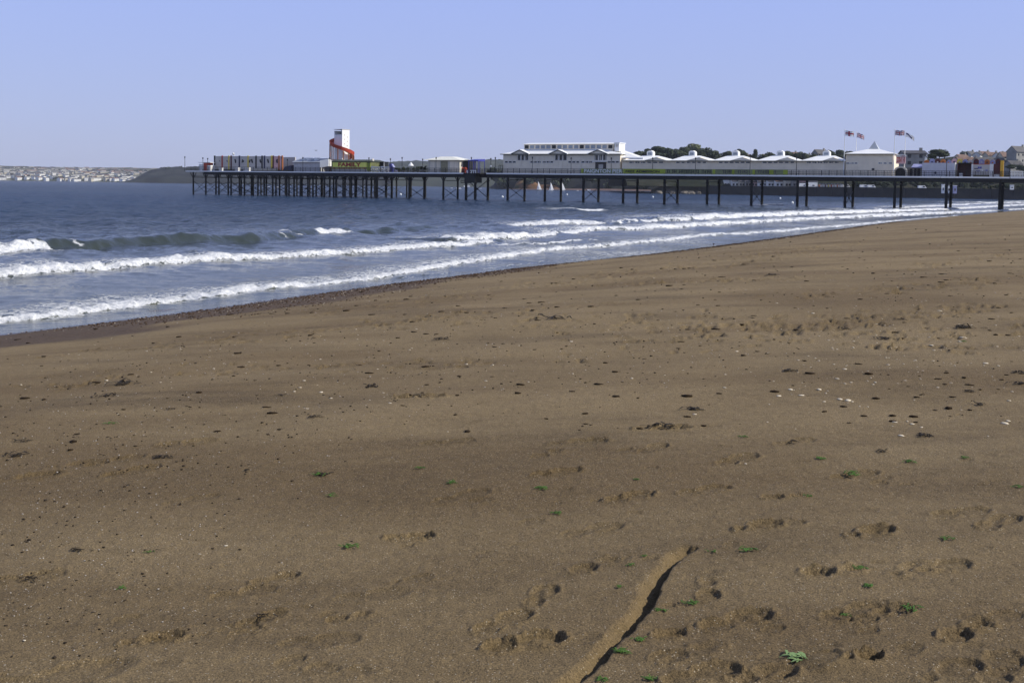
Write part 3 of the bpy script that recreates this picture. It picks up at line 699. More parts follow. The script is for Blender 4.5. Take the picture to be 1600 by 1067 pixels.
# ------------------------------------------------------------------ buildings on the pier
def hip_roof(m, ua, ub, va, vb, z0, z1, inset, over=.35, flat=0.0):
    q = [W(ua - over, va - over, z0), W(ub + over, va - over, z0), W(ub + over, vb + over, z0), W(ua - over, vb + over, z0)]
    vm = (va + vb) / 2
    t = [W(ua + inset, vm - .3 - flat, z1), W(ub - inset, vm - .3 - flat, z1), W(ub - inset, vm + .3 + flat, z1), W(ua + inset, vm + .3 + flat, z1)]
    m.hexa(q, t)
def battens(parent, ua, ub, v, z0, z1, step, mt=wallg):
    m = MB(); n = int((ub - ua) / step)
    for k in range(n + 1):
        a = ua + (ub - ua) * k / n; m.pbox(a - .05, a + .05, v - .05, v + .01, z0, z1)
    tag(m.build('cladding_battens', mt, parent), kind='stuff')
def window(parent, pa, pb, ya, yb, v, mt=glassd, frame=white, mull=0):
    ua, ub = sorted((pu(pa, v), pu(pb, v))); z1 = pz(pa, ya, v); z0 = pz(pa, yb, v)
    w = MB(); w.pbox(ua, ub, v - .04, v + .02, z0, z1); o = w.build('window', mt, parent)
    f = MB(); t_ = .07
    f.pbox(ua - t_, ub + t_, v - .08, v - .045, z0 - t_, z0); f.pbox(ua - t_, ub + t_, v - .08, v - .045, z1, z1 + t_)
    f.pbox(ua - t_, ua, v - .078, v - .045, z0, z1); f.pbox(ub, ub + t_, v - .078, v - .045, z0, z1)
    for k in range(mull):
        c = ua + (ub - ua) * (k + 1) / (mull + 1); f.pbox(c - .03, c + .03, v - .075, v - .045, z0, z1)
    f.build('frame', frame, o)
    return o

# main pavilion
VF, VBK = 1.9, 9.8
ul, ur = pu(786, VF), pu(969, VF); ez = pz(860, 241, VF)
pav = thing('pavilion', 'large pale clad pier pavilion with clerestory lantern and three gablets', 'pavilion', W((ul + ur) / 2, 5, DK + .04))
m = MB(); m.pbox(ur, ul, VF, VBK, DK + .04, ez); m.build('wall', wallg, pav)
battens(pav, ur + .1, ul - .1, VF, DK + .1, ez - .1, 1.15)
m = MB(); rz = pz(860, 233.2, 5); hip_roof(m, ur, ul, VF, VBK, ez + .01, rz, 5.2, .55, .9); m.build('roof', roofw, pav)
m = MB(); m.pbox(ur - .56, ul + .56, VF - .6, VF - .56, ez - .16, ez + .04); m.build('gutter', trimd, pav)
for a, b in ((801, 827), (860, 887), (921, 950)):
    ua, ub = pu(b, VF), pu(a, VF); zt = pz(a, 235.3, VF)
    m = MB(); um = (ua + ub) / 2
    q = [W(ua, VF - .75, ez + .05), W(ub, VF - .75, ez + .05), W(um, VF - .75, zt), W(ua, VF + 3.5, ez + .1), W(ub, VF + 3.5, ez + .1), W(um, VF + 3.5, zt)]
    m.add(q, [(0, 1, 2), (5, 4, 3), (0, 3, 4, 1)]); g = m.build('gablet', wallg, pav)
    m = MB()
    for x in (ua, ub):
        e_ = -.25 if x == ua else .25
        m.hexa([W(x + e_, VF - .95, ez - .08), W(um, VF - .95, zt + .02), W(um, VF + 3.6, zt + .02), W(x + e_, VF + 3.6, ez - .08)],
               [W(x + e_, VF - .95, ez + .1), W(um, VF - .95, zt + .2), W(um, VF + 3.6, zt + .2), W(x + e_, VF + 3.6, ez + .1)])
    m.build('gablet_roof', roofw, g)
    m = MB()
    for x in (ua, ub): m.hexa([W(x, VF - 1.0, ez - .1), W(um, VF - 1.0, zt), W(um, VF - .955, zt), W(x, VF - .955, ez - .1)], [W(x, VF - 1.0, ez + .06), W(um, VF - 1.0, zt + .16), W(um, VF - .955, zt + .16), W(x, VF - .955, ez + .06)])
    m.build('bargeboard', trimd, g)
for pa, pb in ((809, 813), (814, 818.5), (820.3, 825), (867.5, 872.3), (874, 878.3), (880, 885), (929, 934), (936, 940.3), (942.2, 947)):
    window(pav, pa, pb, 242.4, 250.6, VF, glassd)
for grp in ((789, 3), (828, 3), (848, 3), (888, 3), (908.5, 3), (950, 3)):
    for k in range(grp[1]): window(pav, grp[0] + k * 6, grp[0] + k * 6 + 4.6, 252.2, 254.6, VF, glassd)
m = MB(); ua, ub = pu(947, VF), pu(930, VF); m.pbox(ua, ub, VF - .06, VF + .02, DK + .06, pz(938, 253.5, VF)); dr = m.build('door', glassd, pav)
m = MB(); m.pbox((ua + ub) / 2 - .6, (ua + ub) / 2 + .5, VF - .09, VF - .062, DK + .1, DK + 2.2); m.build('door_panel', greyp, dr)
m = MB(); m.pbox(ua - .4, ub + .4, VF - .9, VF, pz(938, 253.2, VF), pz(938, 252.0, VF)); m.build('door_canopy', white, pav)
# lantern
la, lb = pu(959, 5), pu(820, 5); z0, z1 = rz - .4, pz(880, 225.6, 5)
m = MB(); m.pbox(la, lb, 4.4, 7.6, z0, z1); lan = m.build('lantern', wallg, pav)
m = MB(); hip_roof(m, la, lb, 4.4, 7.6, z1 + .01, pz(880, 223.6, 6), 1.0, .4); m.build('lantern_roof', roofw, lan)
for k in range(16):
    a = la + (lb - la) * (k + .15) / 16; b = la + (lb - la) * (k + .85) / 16
    m = MB(); m.pbox(a, b, 4.34, 4.41, z1 - 1.05, z1 - .25); m.build('window', glassl if k % 5 else glassd, pav)
m = MB(); a, b = pu(967.5, 4), pu(960.5, 4); zt = pz(964, 224.2, 4); m.pbox(a, b, 3.6, 7.4, rz - .6, zt); m.pbox(a - .15, b + .15, 3.45, 7.55, zt, zt + .18); tw = m.build('clock_turret', white, pav)
m = MB(); c = W((a + b) / 2, 3.56, zt - .55); m.tube(c, c - EV * .05, .3, n=12); m.build('clock_face', greyp, tw)

# arcade hall with five cupolas
aw = thing('arcade_hall', 'low grey clad amusement hall under five white hipped roofs with cupolas', 'hall', W(pu(1145), 5, DK + .04))
ua, ub = pu(1319, VF), pu(970.5, VF) - .1; ez2 = pz(1100, 251.3, VF)
m = MB(); m.pbox(ua, ub, VF + .1, VBK, DK + .04, ez2); m.build('wall', wallg, aw); battens(aw, ua + .1, ub - .1, VF + .1, DK + .1, ez2 - .1, 1.2)
bays = [(971.5, 1045.5, 1015.5), (1046, 1112, 1081), (1112.5, 1180, 1148.5), (1180.5, 1249, 1218.5), (1249.5, 1319, 1290.5)]
for a, b, c in bays:
    x0, x1 = pu(b, VF) + .02, pu(a, VF) - .02; zt = pz(c, 243.6, 5.8); uc = pu(c, 5.5); vm = 5.9
    m = MB(); q = [W(x0, VF - .4, ez2 + .01), W(x1, VF - .4, ez2 + .01), W(x1, VBK + .3, ez2 + .01), W(x0, VBK + .3, ez2 + .01)]
    t = [W(uc - 1.6, vm - .8, zt), W(uc + 1.6, vm - .8, zt), W(uc + 1.6, vm + .8, zt), W(uc - 1.6, vm + .8, zt)]
    m.hexa(q, t); rf = m.build('roof', roofw, aw)
    m = MB()
    m.add([W(x0 + .3, VF - .5, ez2 - .05), W(uc, VF - .5, ez2 + .05), W(x0 + (uc - x0) * .5, VF - .5, ez2 + .75), W(x0 + (uc - x0) * .5, VF + 2.4, ez2 + .78)], [(0, 1, 2), (0, 2, 3), (1, 3, 2), (0, 3, 1)]); m.build('gablet', wallg, rf)
    ct = pz(c, 236.2, 5.2); m = MB(); hw = .72
    m.pbox(uc - hw, uc + hw, vm - .75, vm + .75, zt - .1, ct - .35)
    for k in range(4):
        h0 = ct - .35 + .11 * k; w0 = hw * math.cos(k * .36); m.pbox(uc - w0, uc + w0, vm - .75, vm + .75, h0, h0 + .11)
    cu = m.build('cupola', white, aw)
    m = MB(); m.pbox(uc - .42, uc + .42, vm - .8, vm - .75, zt + .15, ct - .35); m.build('louvre', glassl, cu)
    for k in range(6):
        px = a + (b - a) * (.16 + .125 * k)
        window(aw, px, px + (b - a) * .085, 253.2, 254.9, VF + .1, glassd)
m = MB(); m.pbox(ua, ub, VF - .46, VF - .41, ez2 - .14, ez2 + .02); m.build('gutter', trimd, aw)
# lean-to roof joining the two
lj = [W(pu(969.3, VF), VF + .6, pz(969, 246, VF)), W(pu(1003, VF), VF + .6, pz(1003, 246.5, VF)), W(pu(1003, 5), 5.8, pz(1003, 245.4, 5)), W(pu(968, 5), 5.8, pz(968, 233.5, 5))]
m = MB(); m.add(lj + [q + Vector((0, 0, -.25)) for q in lj], [(0, 1, 2, 3), (7, 6, 5, 4), (0, 4, 5, 1), (1, 5, 6, 2), (2, 6, 7, 3), (3, 7, 4, 0)]); m.build('lean_to_roof', roofw, aw)

# entrance hall
eh = thing('entrance_hall', 'tall grey clad entrance hall with white roof and glazed spire', 'hall', W(pu(1357), 5, DK + .04))
ua, ub = pu(1395, VF), pu(1320.8, VF); ez3 = pz(1357, 240.7, VF)
m = MB(); m.pbox(ua, ub, VF, VBK + .3, DK + .04, ez3); m.build('wall', wallg, eh); battens(eh, ua + .1, ub - .1, VF, DK + .1, ez3 - .1, 1.1)
m = MB(); zt = pz(1365, 233.6, 5.8); uc = pu(1365, 5.8)
q = [W(ua - .4, VF - .45, ez3 + .01), W(ub + .4, VF - .45, ez3 + .01), W(ub + .4, VBK + .7, ez3 + .01), W(ua - .4, VBK + .7, ez3 + .01)]
m.hexa(q, [W(uc - 1.1, 4.8, zt), W(uc + 1.1, 4.8, zt), W(uc + 1.1, 6.8, zt), W(uc - 1.1, 6.8, zt)]); m.build('roof', roofw, eh)
m = MB(); m.add([W(uc - 1.0, 4.9, zt), W(uc + 1.0, 4.9, zt), W(uc + 1.0, 6.7, zt), W(uc - 1.0, 6.7, zt), W(uc, 5.8, pz(1368, 220.5, 5.8))], [(0, 1, 4), (1, 2, 4), (2, 3, 4), (3, 0, 4), (3, 2, 1, 0)]); m.build('spire', mat('pale_lead', (.5, .52, .52), .4, .1), eh)
m = MB(); m.pbox(ua - .4, ub + .4, VF - .52, VF - .46, ez3 - .14, ez3 + .02); m.build('gutter', trimd, eh)
for px in (1322, 1328.5, 1335, 1372.5, 1380.5, 1388.5): window(eh, px, px + 5, 254.6, 256, VF, glassd)
m = MB(); m.pbox(pu(1366, VF), pu(1362, VF), VF - .06, VF - .01, DK + 1.2, DK + 1.6); m.build('notice', slate, eh)

# banners along the railing
def banner(pa, pb, label, mt, ya=263.6, yb=270.2):
    ua, ub = pu(pb, -.1), pu(pa, -.1); z0, z1 = DK + .12, DK + 1.18
    o = thing('railing_banner', label, 'banner', W((ua + ub) / 2, -.1, z0))
    m = MB(); m.pbox(ua, ub, -.12, -.06, z0, z1); m.build('cloth', mt, o); return o, ua, ub, z0, z1
o, ua, ub, z0, z1 = banner(908, 973.5, 'green railing banner with tall white pier name lettering', olive)
m = MB(); m.pbox(ub - .55, ub - .02, -.145, -.125, z0 + .05, z1 - .02); m.build('end_patch', lime, o)
text_mesh('PAIGNTON PIER', 1.12, white, o, ub - .8, -.12, z0 + .14, bold=.012, width=ub - ua - 1.0)
o, ua, ub, z0, z1 = banner(974, 1039.5, 'lime railing banner with black free admission lettering', lime)
text_mesh('FREE ADMISSION', .75, ink, o, ub - .55, -.12, z0 + .22, bold=.02, width=pu(978) - pu(1031))
o, ua, ub, z0, z1 = banner(1040, 1113, 'dull green railing banner with a long line of worn dark lettering', olive)
strokes(o, ua + .2, ub - .2, -.12, z0 + .15, z1 - .15, 26, ink, 3)
o, ua, ub, z0, z1 = banner(1113.5, 1180, 'railing banner with worn lettering and three lime patches', olive)
strokes(o, ua + .2, ub - 1.2, -.12, z0 + .15, z1 - .15, 17, slate, 4)
for a, b in ((1113.6, 1118), (1144, 1148), (1176, 1179.9)):
    m = MB(); m.pbox(pu(b), pu(a), -.19, -.165, z0 + .04, z1 - .03); m.build('lime_patch', lime, o)
o, ua, ub, z0, z1 = banner(1180.5, 1231, 'last railing banner with worn lettering and bright lime end', olive)
strokes(o, ua + 2.5, ub - .4, -.12, z0 + .15, z1 - .15, 11, slate, 5)
for a, b in ((1202, 1209), (1224, 1230.9)):
    m = MB(); m.pbox(pu(b), pu(a), -.19, -.165, z0 + .04, z1 - .03); m.build('lime_patch', lime, o)

# street lamps of the pier
def lamp(px, top, label, v=.45):
    u, z = UZ(px, top, v); h = z - DK
    o = thing('lamp_post', label, 'lamp post', W(u, v, DK + .02), 'lamp posts along the pier railing')
    m = MB(); m.tube(W(u, v, DK + .02), W(u, v, z - .55), .075, .05, 6); m.tube(W(u, v, DK + .02), W(u, v, DK + .5), .14, .09, 6)
    m.tube(W(u, v, z - .95), W(u, v, z - .9), .14, .14, 6); m.build('post', iron, o)
    m = MB(); m.tube(W(u, v, z - .55), W(u, v, z - .15), .1, .19, 6); m.build('lantern', iron, o)
    m = MB(); m.tube(W(u, v, z - .15), W(u, v, z), .21, .02, 6); m.build('cap', iron, o)
for px, top, lb in ((288.8, 244.5, 'at the seaward corner of the pier'), (317, 246, 'behind the small red and white kiosk'), (324.5, 247, 'between the red kiosk and the striped panels'),
                    (440.5, 245, 'at the orange end of the striped panels'), (449, 248.5, 'beside the covered blue ride'), (473.3, 245.5, 'in front of the grey shed'), (515, 246, 'between grey shed and spiral slide'),
                    (576.5, 246, 'at the shoreward end of the yellow sign booth'), (610, 247.5, 'beside the small blue slide'), (628.3, 245.5, 'between the blue slide and the potted shrubs'),
                    (660.5, 248, 'at the seaward eave of the cream kiosk'), (681.5, 245.5, 'in front of the cream kiosk wall'), (736.6, 245.5, 'beside the blue canopy frame'),
                    (767, 247, 'with white globe below, before the pavilion'), (774, 245.5, 'closest to the pavilion seaward wall'), (832, 245, 'between the first two pavilion gablets'),
                    (892.5, 246, 'between the last two pavilion gablets'), (955.3, 246, 'at the shoreward corner of the pavilion'), (1020, 246, 'above the black lettered lime banner'),
                    (1087, 246, 'above the long dull green banner'), (1172.5, 241, 'taller, above the patched banner'), (1245, 245, 'just shoreward of the last banner'), (1479.5, 248, 'in front of the long white container')):
    lamp(px, top, 'slim black iron lamp post ' + lb)

# flagpoles and flags
def flagpole(px, top, v, base_y, label):
    u, z = UZ(px, top, v); zb = DK + .04
    o = thing('flagpole', label, 'flagpole', W(u, v, zb))
    m = MB(); m.tube(W(u, v, zb), W(u, v, zb + 2.2), .13, .12, 8); m.tube(W(u, v, zb + 2.2), W(u, v, z), .085, .05, 8); m.build('pole', white, o)
    m = MB(); m.sphere(W(u, v, z + .05), .1, 8, 5); m.build('finial', white, o); return u, z
def flag(u, v, z, L, H, droop, pattern, label, mats):
    nu, nv = 40, 24; vs = []; fs = []; mi = []
    for j in range(nv + 1):
        for i in range(nu + 1):
            a, b = i / nu, j / nv
            vs.append(W(u - .1 - L * a * .97, v + .22 * math.sin(a * 7 + b) * a, z - .15 - H * b - droop * a * a + .05 * math.sin(a * 9)))
    for j in range(nv):
        for i in range(nu):
            p = j * (nu + 1) + i; fs.append((p, p + 1, p + nu + 2, p + nu + 1)); mi.append(pattern((i + .5) / nu, (j + .5) / nv))
    m = MB(); m.v = [tuple(q) for q in vs]; m.f = fs; m.mi = mi
    o = rebase(m.build('flag', mats)); tag(o, label, 'flag'); md = o.modifiers.new('thickness', 'SOLIDIFY'); md.thickness = .01
def george(a, b): return 1 if abs(b - .5) < .13 or abs(a - .45) < .09 else 0
def union(a, b):
    if abs(b - .5) < .1 or abs(a - .5) < .06: return 1
    if abs(b - .5) < .17 or abs(a - .5) < .1: return 0
    d = min(abs((b - .5) - (a - .5)), abs((b - .5) + (a - .5)))
    return 1 if d < .045 else (0 if d < .12 else 2)
def sash(a, b): return 2 if abs(b - .15 - a * .8) < .18 and a < .75 else 0
FM = [white, mat('flag_red', (.42, .02, .035), .7, .1), mat('flag_blue', (.025, .02, .12), .7, .1)]
u, z = flagpole(1320.3, 203.5, 1.2, 0, 'white flagpole at the corner joining arcade and entrance hall'); flag(u, 1.2, z, 1.75, 1.05, .25, george, 'white flag with a dark red upright cross', FM)
u, z = flagpole(1338.6, 207, 10.5, 0, 'white flagpole behind the entrance hall roof'); flag(u, 10.5, z, 1.5, 1.0, .6, union, 'drooping blue flag with red and white crosses over the hall roof', FM)
u, z = flagpole(1398.3, 203, 1.2, 0, 'white flagpole beside the red sign, nearer the railing'); flag(u, 1.2, z, 1.8, 1.0, .1, union, 'blue flag with red and white crosses flying straight out', FM)
u, z = flagpole(1415, 207, 10.5, 0, 'white flagpole behind the red sign'); flag(u, 10.5, z, 1.7, .85, 1.0, sash, 'mostly white drooping flag with dark diagonal stripe', FM)

# ------------------------------------------------------------------ amusements on the pier head
def pthing(name, label, cat, pa, pb, v, group=None): return thing(name, label, cat, W((pu(pa, v) + pu(pb, v)) / 2, v, DK + .04), group)
# red and white kiosk
k = pthing('kiosk', 'small red and white kiosk at the sea end of the pier', 'kiosk', 311, 329, 4)
m = MB(); m.pbox(pu(318, 4), pu(311, 4), 4, 6.5, DK + .04, DK + 1.9); m.pbox(pu(329, 4), pu(323.5, 4), 4, 6.5, DK + .04, DK + 1.6); m.build('counter', white, k)
m = MB(); m.pbox(pu(323.4, 4), pu(318.1, 4), 4, 6.5, DK + .04, DK + 2.3); m.build('booth', red, k)
m = MB(); m.pbox(pu(329.5, 4), pu(310.5, 4), 3.7, 6.8, DK + 2.31, DK + 2.45); m.build('awning', white, k)
# striped panel enclosure
k = pthing('ride_enclosure', 'row of grey white panels with red, yellow and black posts', 'ride', 335, 441, 6)
v = 6.0; zt = pz(390, 244.3, v); zb = DK + .5
cols = [(335.5, iron), (347.3, red), (357.8, yellow), (361.4, maroon), (374.2, navy), (387.8, yellow), (400.2, iron), (409.6, iron), (413.4, navy), (424.3, yellow), (427, maroon), (436, orange), (441, orange)]
for a, (px, mt) in enumerate(cols):
    m = MB(); w = .2; u_ = pu(px, v); m.pbox(u_ - w, u_ + w, v - .12, v + .15, DK + .04, zt + .15); m.build('post', mt, k)
edges = [q for q, _ in cols]
for a in range(len(edges) - 1):
    x0, x1 = pu(edges[a + 1], v) + .21, pu(edges[a], v) - .21
    if x1 - x0 < .25: continue
    m = MB(); m.pbox(x0, x1, v - .02, v + .05, zb, zt); m.build('panel', pink if edges[a] > 426 else greyp, k)
for px, mk in ((343.5, .18), (355, .22), (368, .5), (379, .42), (380.5, .3), (390.5, .4), (394, .5), (407, .45), (419, .5), (433, .5)):
    m = MB(); u_ = pu(px, v); zc = pz(px, 252, v)
    for j in range(3):
        c = W(u_ + .1 * math.sin(j * 2 + px), v - .04, zc + (j - 1) * mk * .6); m.tube(c, c - EV * .03, mk * .55, n=7)
    m.build('emblem', ink, k)
m = MB(); m.pbox(pu(441, v), pu(335, v), v - .3, v + 6, DK + .04, zb); m.build('platform', iron, k)
m = MB(); m.pbox(pu(435, v), pu(386, v), v - .5, v - .31, DK + .25, zb + .35); m.build('kerb_rail', cream, k)
m = MB(); m.pbox(pu(441, v), pu(335, v), v + 5.6, v + 5.9, zb, zt - .1); m.build('back_panel', greyp, k)
m = MB(); m.sphere(W(pu(364.5, 8), 8, pz(364, 240.6, 8)), .35, 8, 6); m.tube(W(pu(366, 8), 8, zb), W(pu(366, 8), 8, pz(366, 238.5, 8)), .07, n=5); m.build('mast', white, k)
# small white boxes in front of it
for px, w, h, lb in ((345.5, .45, .8, 'small white litter bin under the red striped post'), (371, .6, .9, 'small white bin beside two seated benches'), (386, .9, .9, 'wide white box before the yellow striped post')):
    u_ = pu(px, 2); m = MB(); m.pbox(u_ - w, u_ + w, 1.6, 2.4, DK + .04, DK + .04 + h); m.pbox(u_ - w - .05, u_ + w + .05, 1.55, 2.45, DK + .04 + h, DK + .12 + h); tag(rebase(m.build('white_bin', white)), lb, 'bin')
# covered blue ride
k = pthing('covered_ride', 'dark blue covered ride between striped panels and grey shed', 'ride', 442, 458, 4)
m = MB(); x0, x1 = pu(457.5, 4), pu(442, 4)
m.hexa([W(x0, 3.5, DK + .04), W(x1, 3.5, DK + .04), W(x1, 8, DK + .04), W(x0, 8, DK + .04)], [W(x0 + .3, 3.8, DK + 1.7), W(x1 - .9, 3.9, DK + 1.4), W(x1 - .9, 7.5, DK + 1.4), W(x0 + .3, 7.5, DK + 1.7)]); m.build('cover', navy, k)
m = MB(); m.pbox(x0 - .1, x1 + .1, 3.3, 8.2, DK + .04, DK + .3); m.build('base', iron, k)
# grey shed
k = pthing('shed', 'pale grey shed with white gable end and raised roof lights', 'shed', 459, 504, 4)
x0, x1 = pu(501, 4), pu(459, 4); ze = pz(480, 253.5, 4); zr = pz(480, 248.6, 7)
m = MB(); q = [W(x0, 4, DK + .04), W(x1, 4, DK + .04), W(x1, 10, DK + .04), W(x0, 10, DK + .04)]; m.hexa(q, [c + Vector((0, 0, ze - DK - .04)) for c in q])
m.add([W(x0, 4, ze), W(x0, 10, ze), W(x0, 7, zr), W(x1, 4, ze), W(x1, 10, ze), W(x1, 7, zr)], [(0, 1, 2), (5, 4, 3)]); m.build('wall', mat('shed_grey', (.5, .5, .5), .6, .1), k)
m = MB()
for va, vb in ((3.6, 7), (10.4, 7)):
    zl = ze - .13; m.hexa([W(x0 - .3, va, zl), W(x1 + .3, va, zl), W(x1 + .3, vb, zr - .02), W(x0 - .3, vb, zr - .02)], [W(x0 - .3, va, zl + .15), W(x1 + .3, va, zl + .15), W(x1 + .3, vb, zr + .15), W(x0 - .3, vb, zr + .15)])
m.build('roof', mat('shed_roof_grey', (.34, .36, .38), .5, .1), k)
for a, b in ((474, 478), (481, 486), (493, 497.5)):
    m = MB(); m.pbox(pu(b, 5.4), pu(a, 5.4), 4.8, 6.2, ze + .25, zr + .25); m.build('roof_light', white, k)
# its white-sided neighbour, skewed to the pier
k = pthing('ride_cover', 'bright white sloping cover beside the spiral slide', 'canopy', 500, 512, 4)
m = MB(); a0, a1 = pu(512, 3), pu(500.5, 3)
m.add([W(a1 - .3, 2.4, DK + 1.1), W(a0, 3.4, DK + 1.5), W(a0, 3.4, DK + 3.4), W(a1 - .3, 2.4, pz(502, 251, 3)), W(a1 - .3, 3.6, DK + 1.1), W(a0, 5, DK + 1.5), W(a0, 5, DK + 3.0), W(a1 - .3, 3.6, DK + 2.6)],
      [(0, 1, 2, 3), (7, 6, 5, 4), (3, 2, 6, 7), (0, 4, 5, 1), (1, 5, 6, 2), (0, 3, 7, 4)]); m.build('cover', white, k)
m = MB()
for u_, v_, t_ in ((a1 - .4, 2.6, 1.1), (a0 + .1, 3.6, 1.5), (a1 - .4, 3.4, 1.1), (a0 + .1, 4.8, 1.5)): m.tube(W(u_, v_, DK + .04), W(u_, v_, DK + t_ + .03), .06, n=5)
m.build('legs', iron, k)
# helter-skelter
HV = 9.0; uc = pu(534, HV); zt = pz(534, 203.3, HV)
k = thing('spiral_slide', 'white square slide tower with red spiral chute on orange legs', 'slide', W(uc, HV, DK + .04))
base = W(uc, HV, 0); ang = R(-34); ca, sa = math.cos(ang), math.sin(ang); ax = Vector((ca, sa, 0)); ay = Vector((-sa, ca, 0)); hw = 1.42
def HB(m, xa, xb, ya, yb, za, zb):
    q = [base + ax * x + ay * y for x, y in ((xa, ya), (xb, ya), (xb, yb), (xa, yb))]
    m.hexa([c + Vector((0, 0, za)) for c in q], [c + Vector((0, 0, zb)) for c in q])
m = MB(); HB(m, -hw, hw, -hw, hw, DK + .04, zt - 2.2); HB(m, hw - .12, hw, -hw, hw, zt - 2.2, zt); HB(m, -hw, hw - .12, hw - .12, hw, zt - 2.2, zt); HB(m, -hw, -hw + .12, -hw, hw - .12, zt - 2.2, zt - .3); HB(m, -hw + .12, hw - .12, -hw, -hw + .12, zt - 2.2, zt - 1.3)
m.build('tower', white, k)
m = MB(); HB(m, -hw - .1, hw + .1, -hw - .1, hw + .1, zt, zt + .12); m.build('tower_cap', greyp, k)
for j in range(5):
    for sx in (-.55, .55):
        z_ = zt - 1.6 - j * 1.15 - (.5 if sx > 0 else 0)
        m = MB(); HB(m, hw, hw + .03, sx - .2, sx + .2, z_, z_ + .38); m.build('window', greyp, k)
m = MB(); r_ = 2.75; n = 52; a0, a1 = R(95), R(545); zL, zR = pz(517, 224.5, HV), pz(552, 242.5, HV); z0_ = zL + (zR - zL) * (95 - 180) / 180; z1_ = zL + (zR - zL) * (545 - 180) / 180
ring = []
for i in range(n + 1):
    t = i / n; a = a0 + (a1 - a0) * t; z_ = z0_ + (z1_ - z0_) * t; d = Vector((math.cos(a), math.sin(a), 0)); c = base + Vector((0, 0, z_))
    ring.append([c + d * (r_ - .55) + Vector((0, 0, .35)), c + d * (r_ - .45), c + d * (r_ + .35), c + d * (r_ + .5) + Vector((0, 0, .75)), c + d * (r_ + .6) + Vector((0, 0, .75)), c + d * (r_ + .45) - Vector((0, 0, .15)), c + d * (r_ - .55) - Vector((0, 0, .15)), c + d * (r_ - .65) + Vector((0, 0, .35))])
vs = [q for rg in ring for q in rg]; fs = [(i * 8 + j, i * 8 + (j + 1) % 8, i * 8 + 8 + (j + 1) % 8, i * 8 + 8 + j) for i in range(n) for j in range(8)]
m.add(vs, fs); m.build('chute', red, k)
for i in range(7, n + 1, 3):
    q = ring[i][5]; m = MB(); m.tube(Vector((q.x, q.y, DK + .04)), Vector((q.x, q.y, max(q.z + .05, DK + .3))), .14, n=5); m.build('leg', mat('rust_orange', (.26, .085, .025), .6, .2), k)
m = MB()
for z_ in (DK + 1.6, DK + 3.2):
    HB(m, -2.3, 2.3, -2.35, -2.2, z_, z_ + .12); HB(m, -2.35, -2.2, -2.2, 2.3, z_, z_ + .12); HB(m, 2.2, 2.35, -2.2, 2.3, z_, z_ + .12)
m.build('stay', orange, k)
# yellow sign booth
k = pthing('sign_booth', 'yellow amusement booth with big red lettered sign and dark roof', 'booth', 517, 581, 1.6)
x0, x1 = pu(580.5, 1.6), pu(516.5, 1.6); ze = pz(548, 252.5, 1.6)
m = MB(); m.pbox(x0 + .3, x1 - .3, 1.6, 8, DK + .04, ze); m.build('wall', mat('booth_green', (.12, .13, .05), .6, .2), k)
m = MB(); m.hexa([W(x0, 1.1, ze + .005), W(x1, 1.1, ze + .005), W(x1, 8.4, ze + .005), W(x0, 8.4, ze + .005)], [W(x0 + 1.2, 2.6, ze + .5), W(x1 - 1.2, 2.6, ze + .5), W(x1 - 1.2, 7, ze + .5), W(x0 + 1.2, 7, ze + .5)]); m.build('roof', trimd, k)
s0, s1 = pu(573, 1.5), pu(520, 1.5); zs = pz(548, 261.3, 1.5); zu = pz(548, 254, 1.5)
m = MB(); m.pbox(s0, s1, 1.42, 1.56, zs, zu); sg = m.build('sign_board', lemon, k)
text_mesh('FAMILY', 1.35, maroon, sg, pu(528.6, 1.4) + .04, 1.40, zs + .17, bold=.06, width=pu(528.6) - pu(564.6), out=.02)
text_mesh('FAMILY', 1.35, red, sg, pu(529, 1.4), 1.40, zs + .19, bold=.02, width=pu(529) - pu(564), out=.05)
m = MB(); m.pbox(s0 + .1, s1 + .4, 1.46, 1.56, DK + .75, zs - .04); sb = m.build('sign_board', mat('sign_sand', (.5, .42, .16), .5, .15), k)
strokes(k, s0 + .4, s1 + .1, 1.44, DK + .85, zs - .12, 13, red, 9)
m = MB(); m.pbox(x0 + .4, x1 - .4, 1.5, 1.58, DK + .1, DK + .7); m.build('counter', greyp, k)
m = MB(); m.pbox(pu(579, 1.5), pu(573.5, 1.5), 1.45, 1.55, DK + .3, zu - .1); m.build('side_board', lime, k)
u_ = pu(582, 3); m = MB(); m.sphere(W(u_, 3, pz(582, 251, 3)), .42, 8, 6, (1, 1, 1.2)); m.tube(W(u_, 3, DK + .04), W(u_, 3, pz(582, 252, 3)), .09, n=6); tag(rebase(m.build('globe_lamp', cream)), 'cream globe light on a stub post behind the yellow booth', 'lamp')
# white barrier panels
for j, (a, b) in enumerate(((579.5, 586), (586.5, 593), (594.5, 601), (601.5, 607.5))):
    k = pthing('barrier_panel', ('white barrier panel touching the yellow booth', 'second white barrier panel from the yellow booth', 'white barrier panel with a tall white stake behind', 'white barrier panel closest to the blue slide')[j], 'barrier', a, b, .9, 'white barrier panels')
    x0, x1 = pu(b, .9), pu(a, .9); z1_ = DK + 1.5 - .1 * (j % 2); m = MB()
    m.pbox(x0, x1, .9, 1.0, DK + .2, DK + .5); m.pbox(x0, x1, .9, 1.0, z1_ - .25, z1_); m.pbox(x0, x0 + .18, .9, 1.0, DK + .04, z1_); m.pbox(x1 - .18, x1, .9, 1.0, DK + .04, z1_); m.build('frame', white, k)
    m = MB(); m.hexa([W(x0 + .1, .88, DK + .4), W(x0 + .5, .88, DK + .4), W(x0 + .5, .98, DK + .4), W(x0 + .1, .98, DK + .4)], [W(x1 - .4, .88, z1_ - .2), W(x1 - .1, .88, z1_ - .2), W(x1 - .1, .98, z1_ - .2), W(x1 - .4, .98, z1_ - .2)]); m.build('diagonal', white, k)
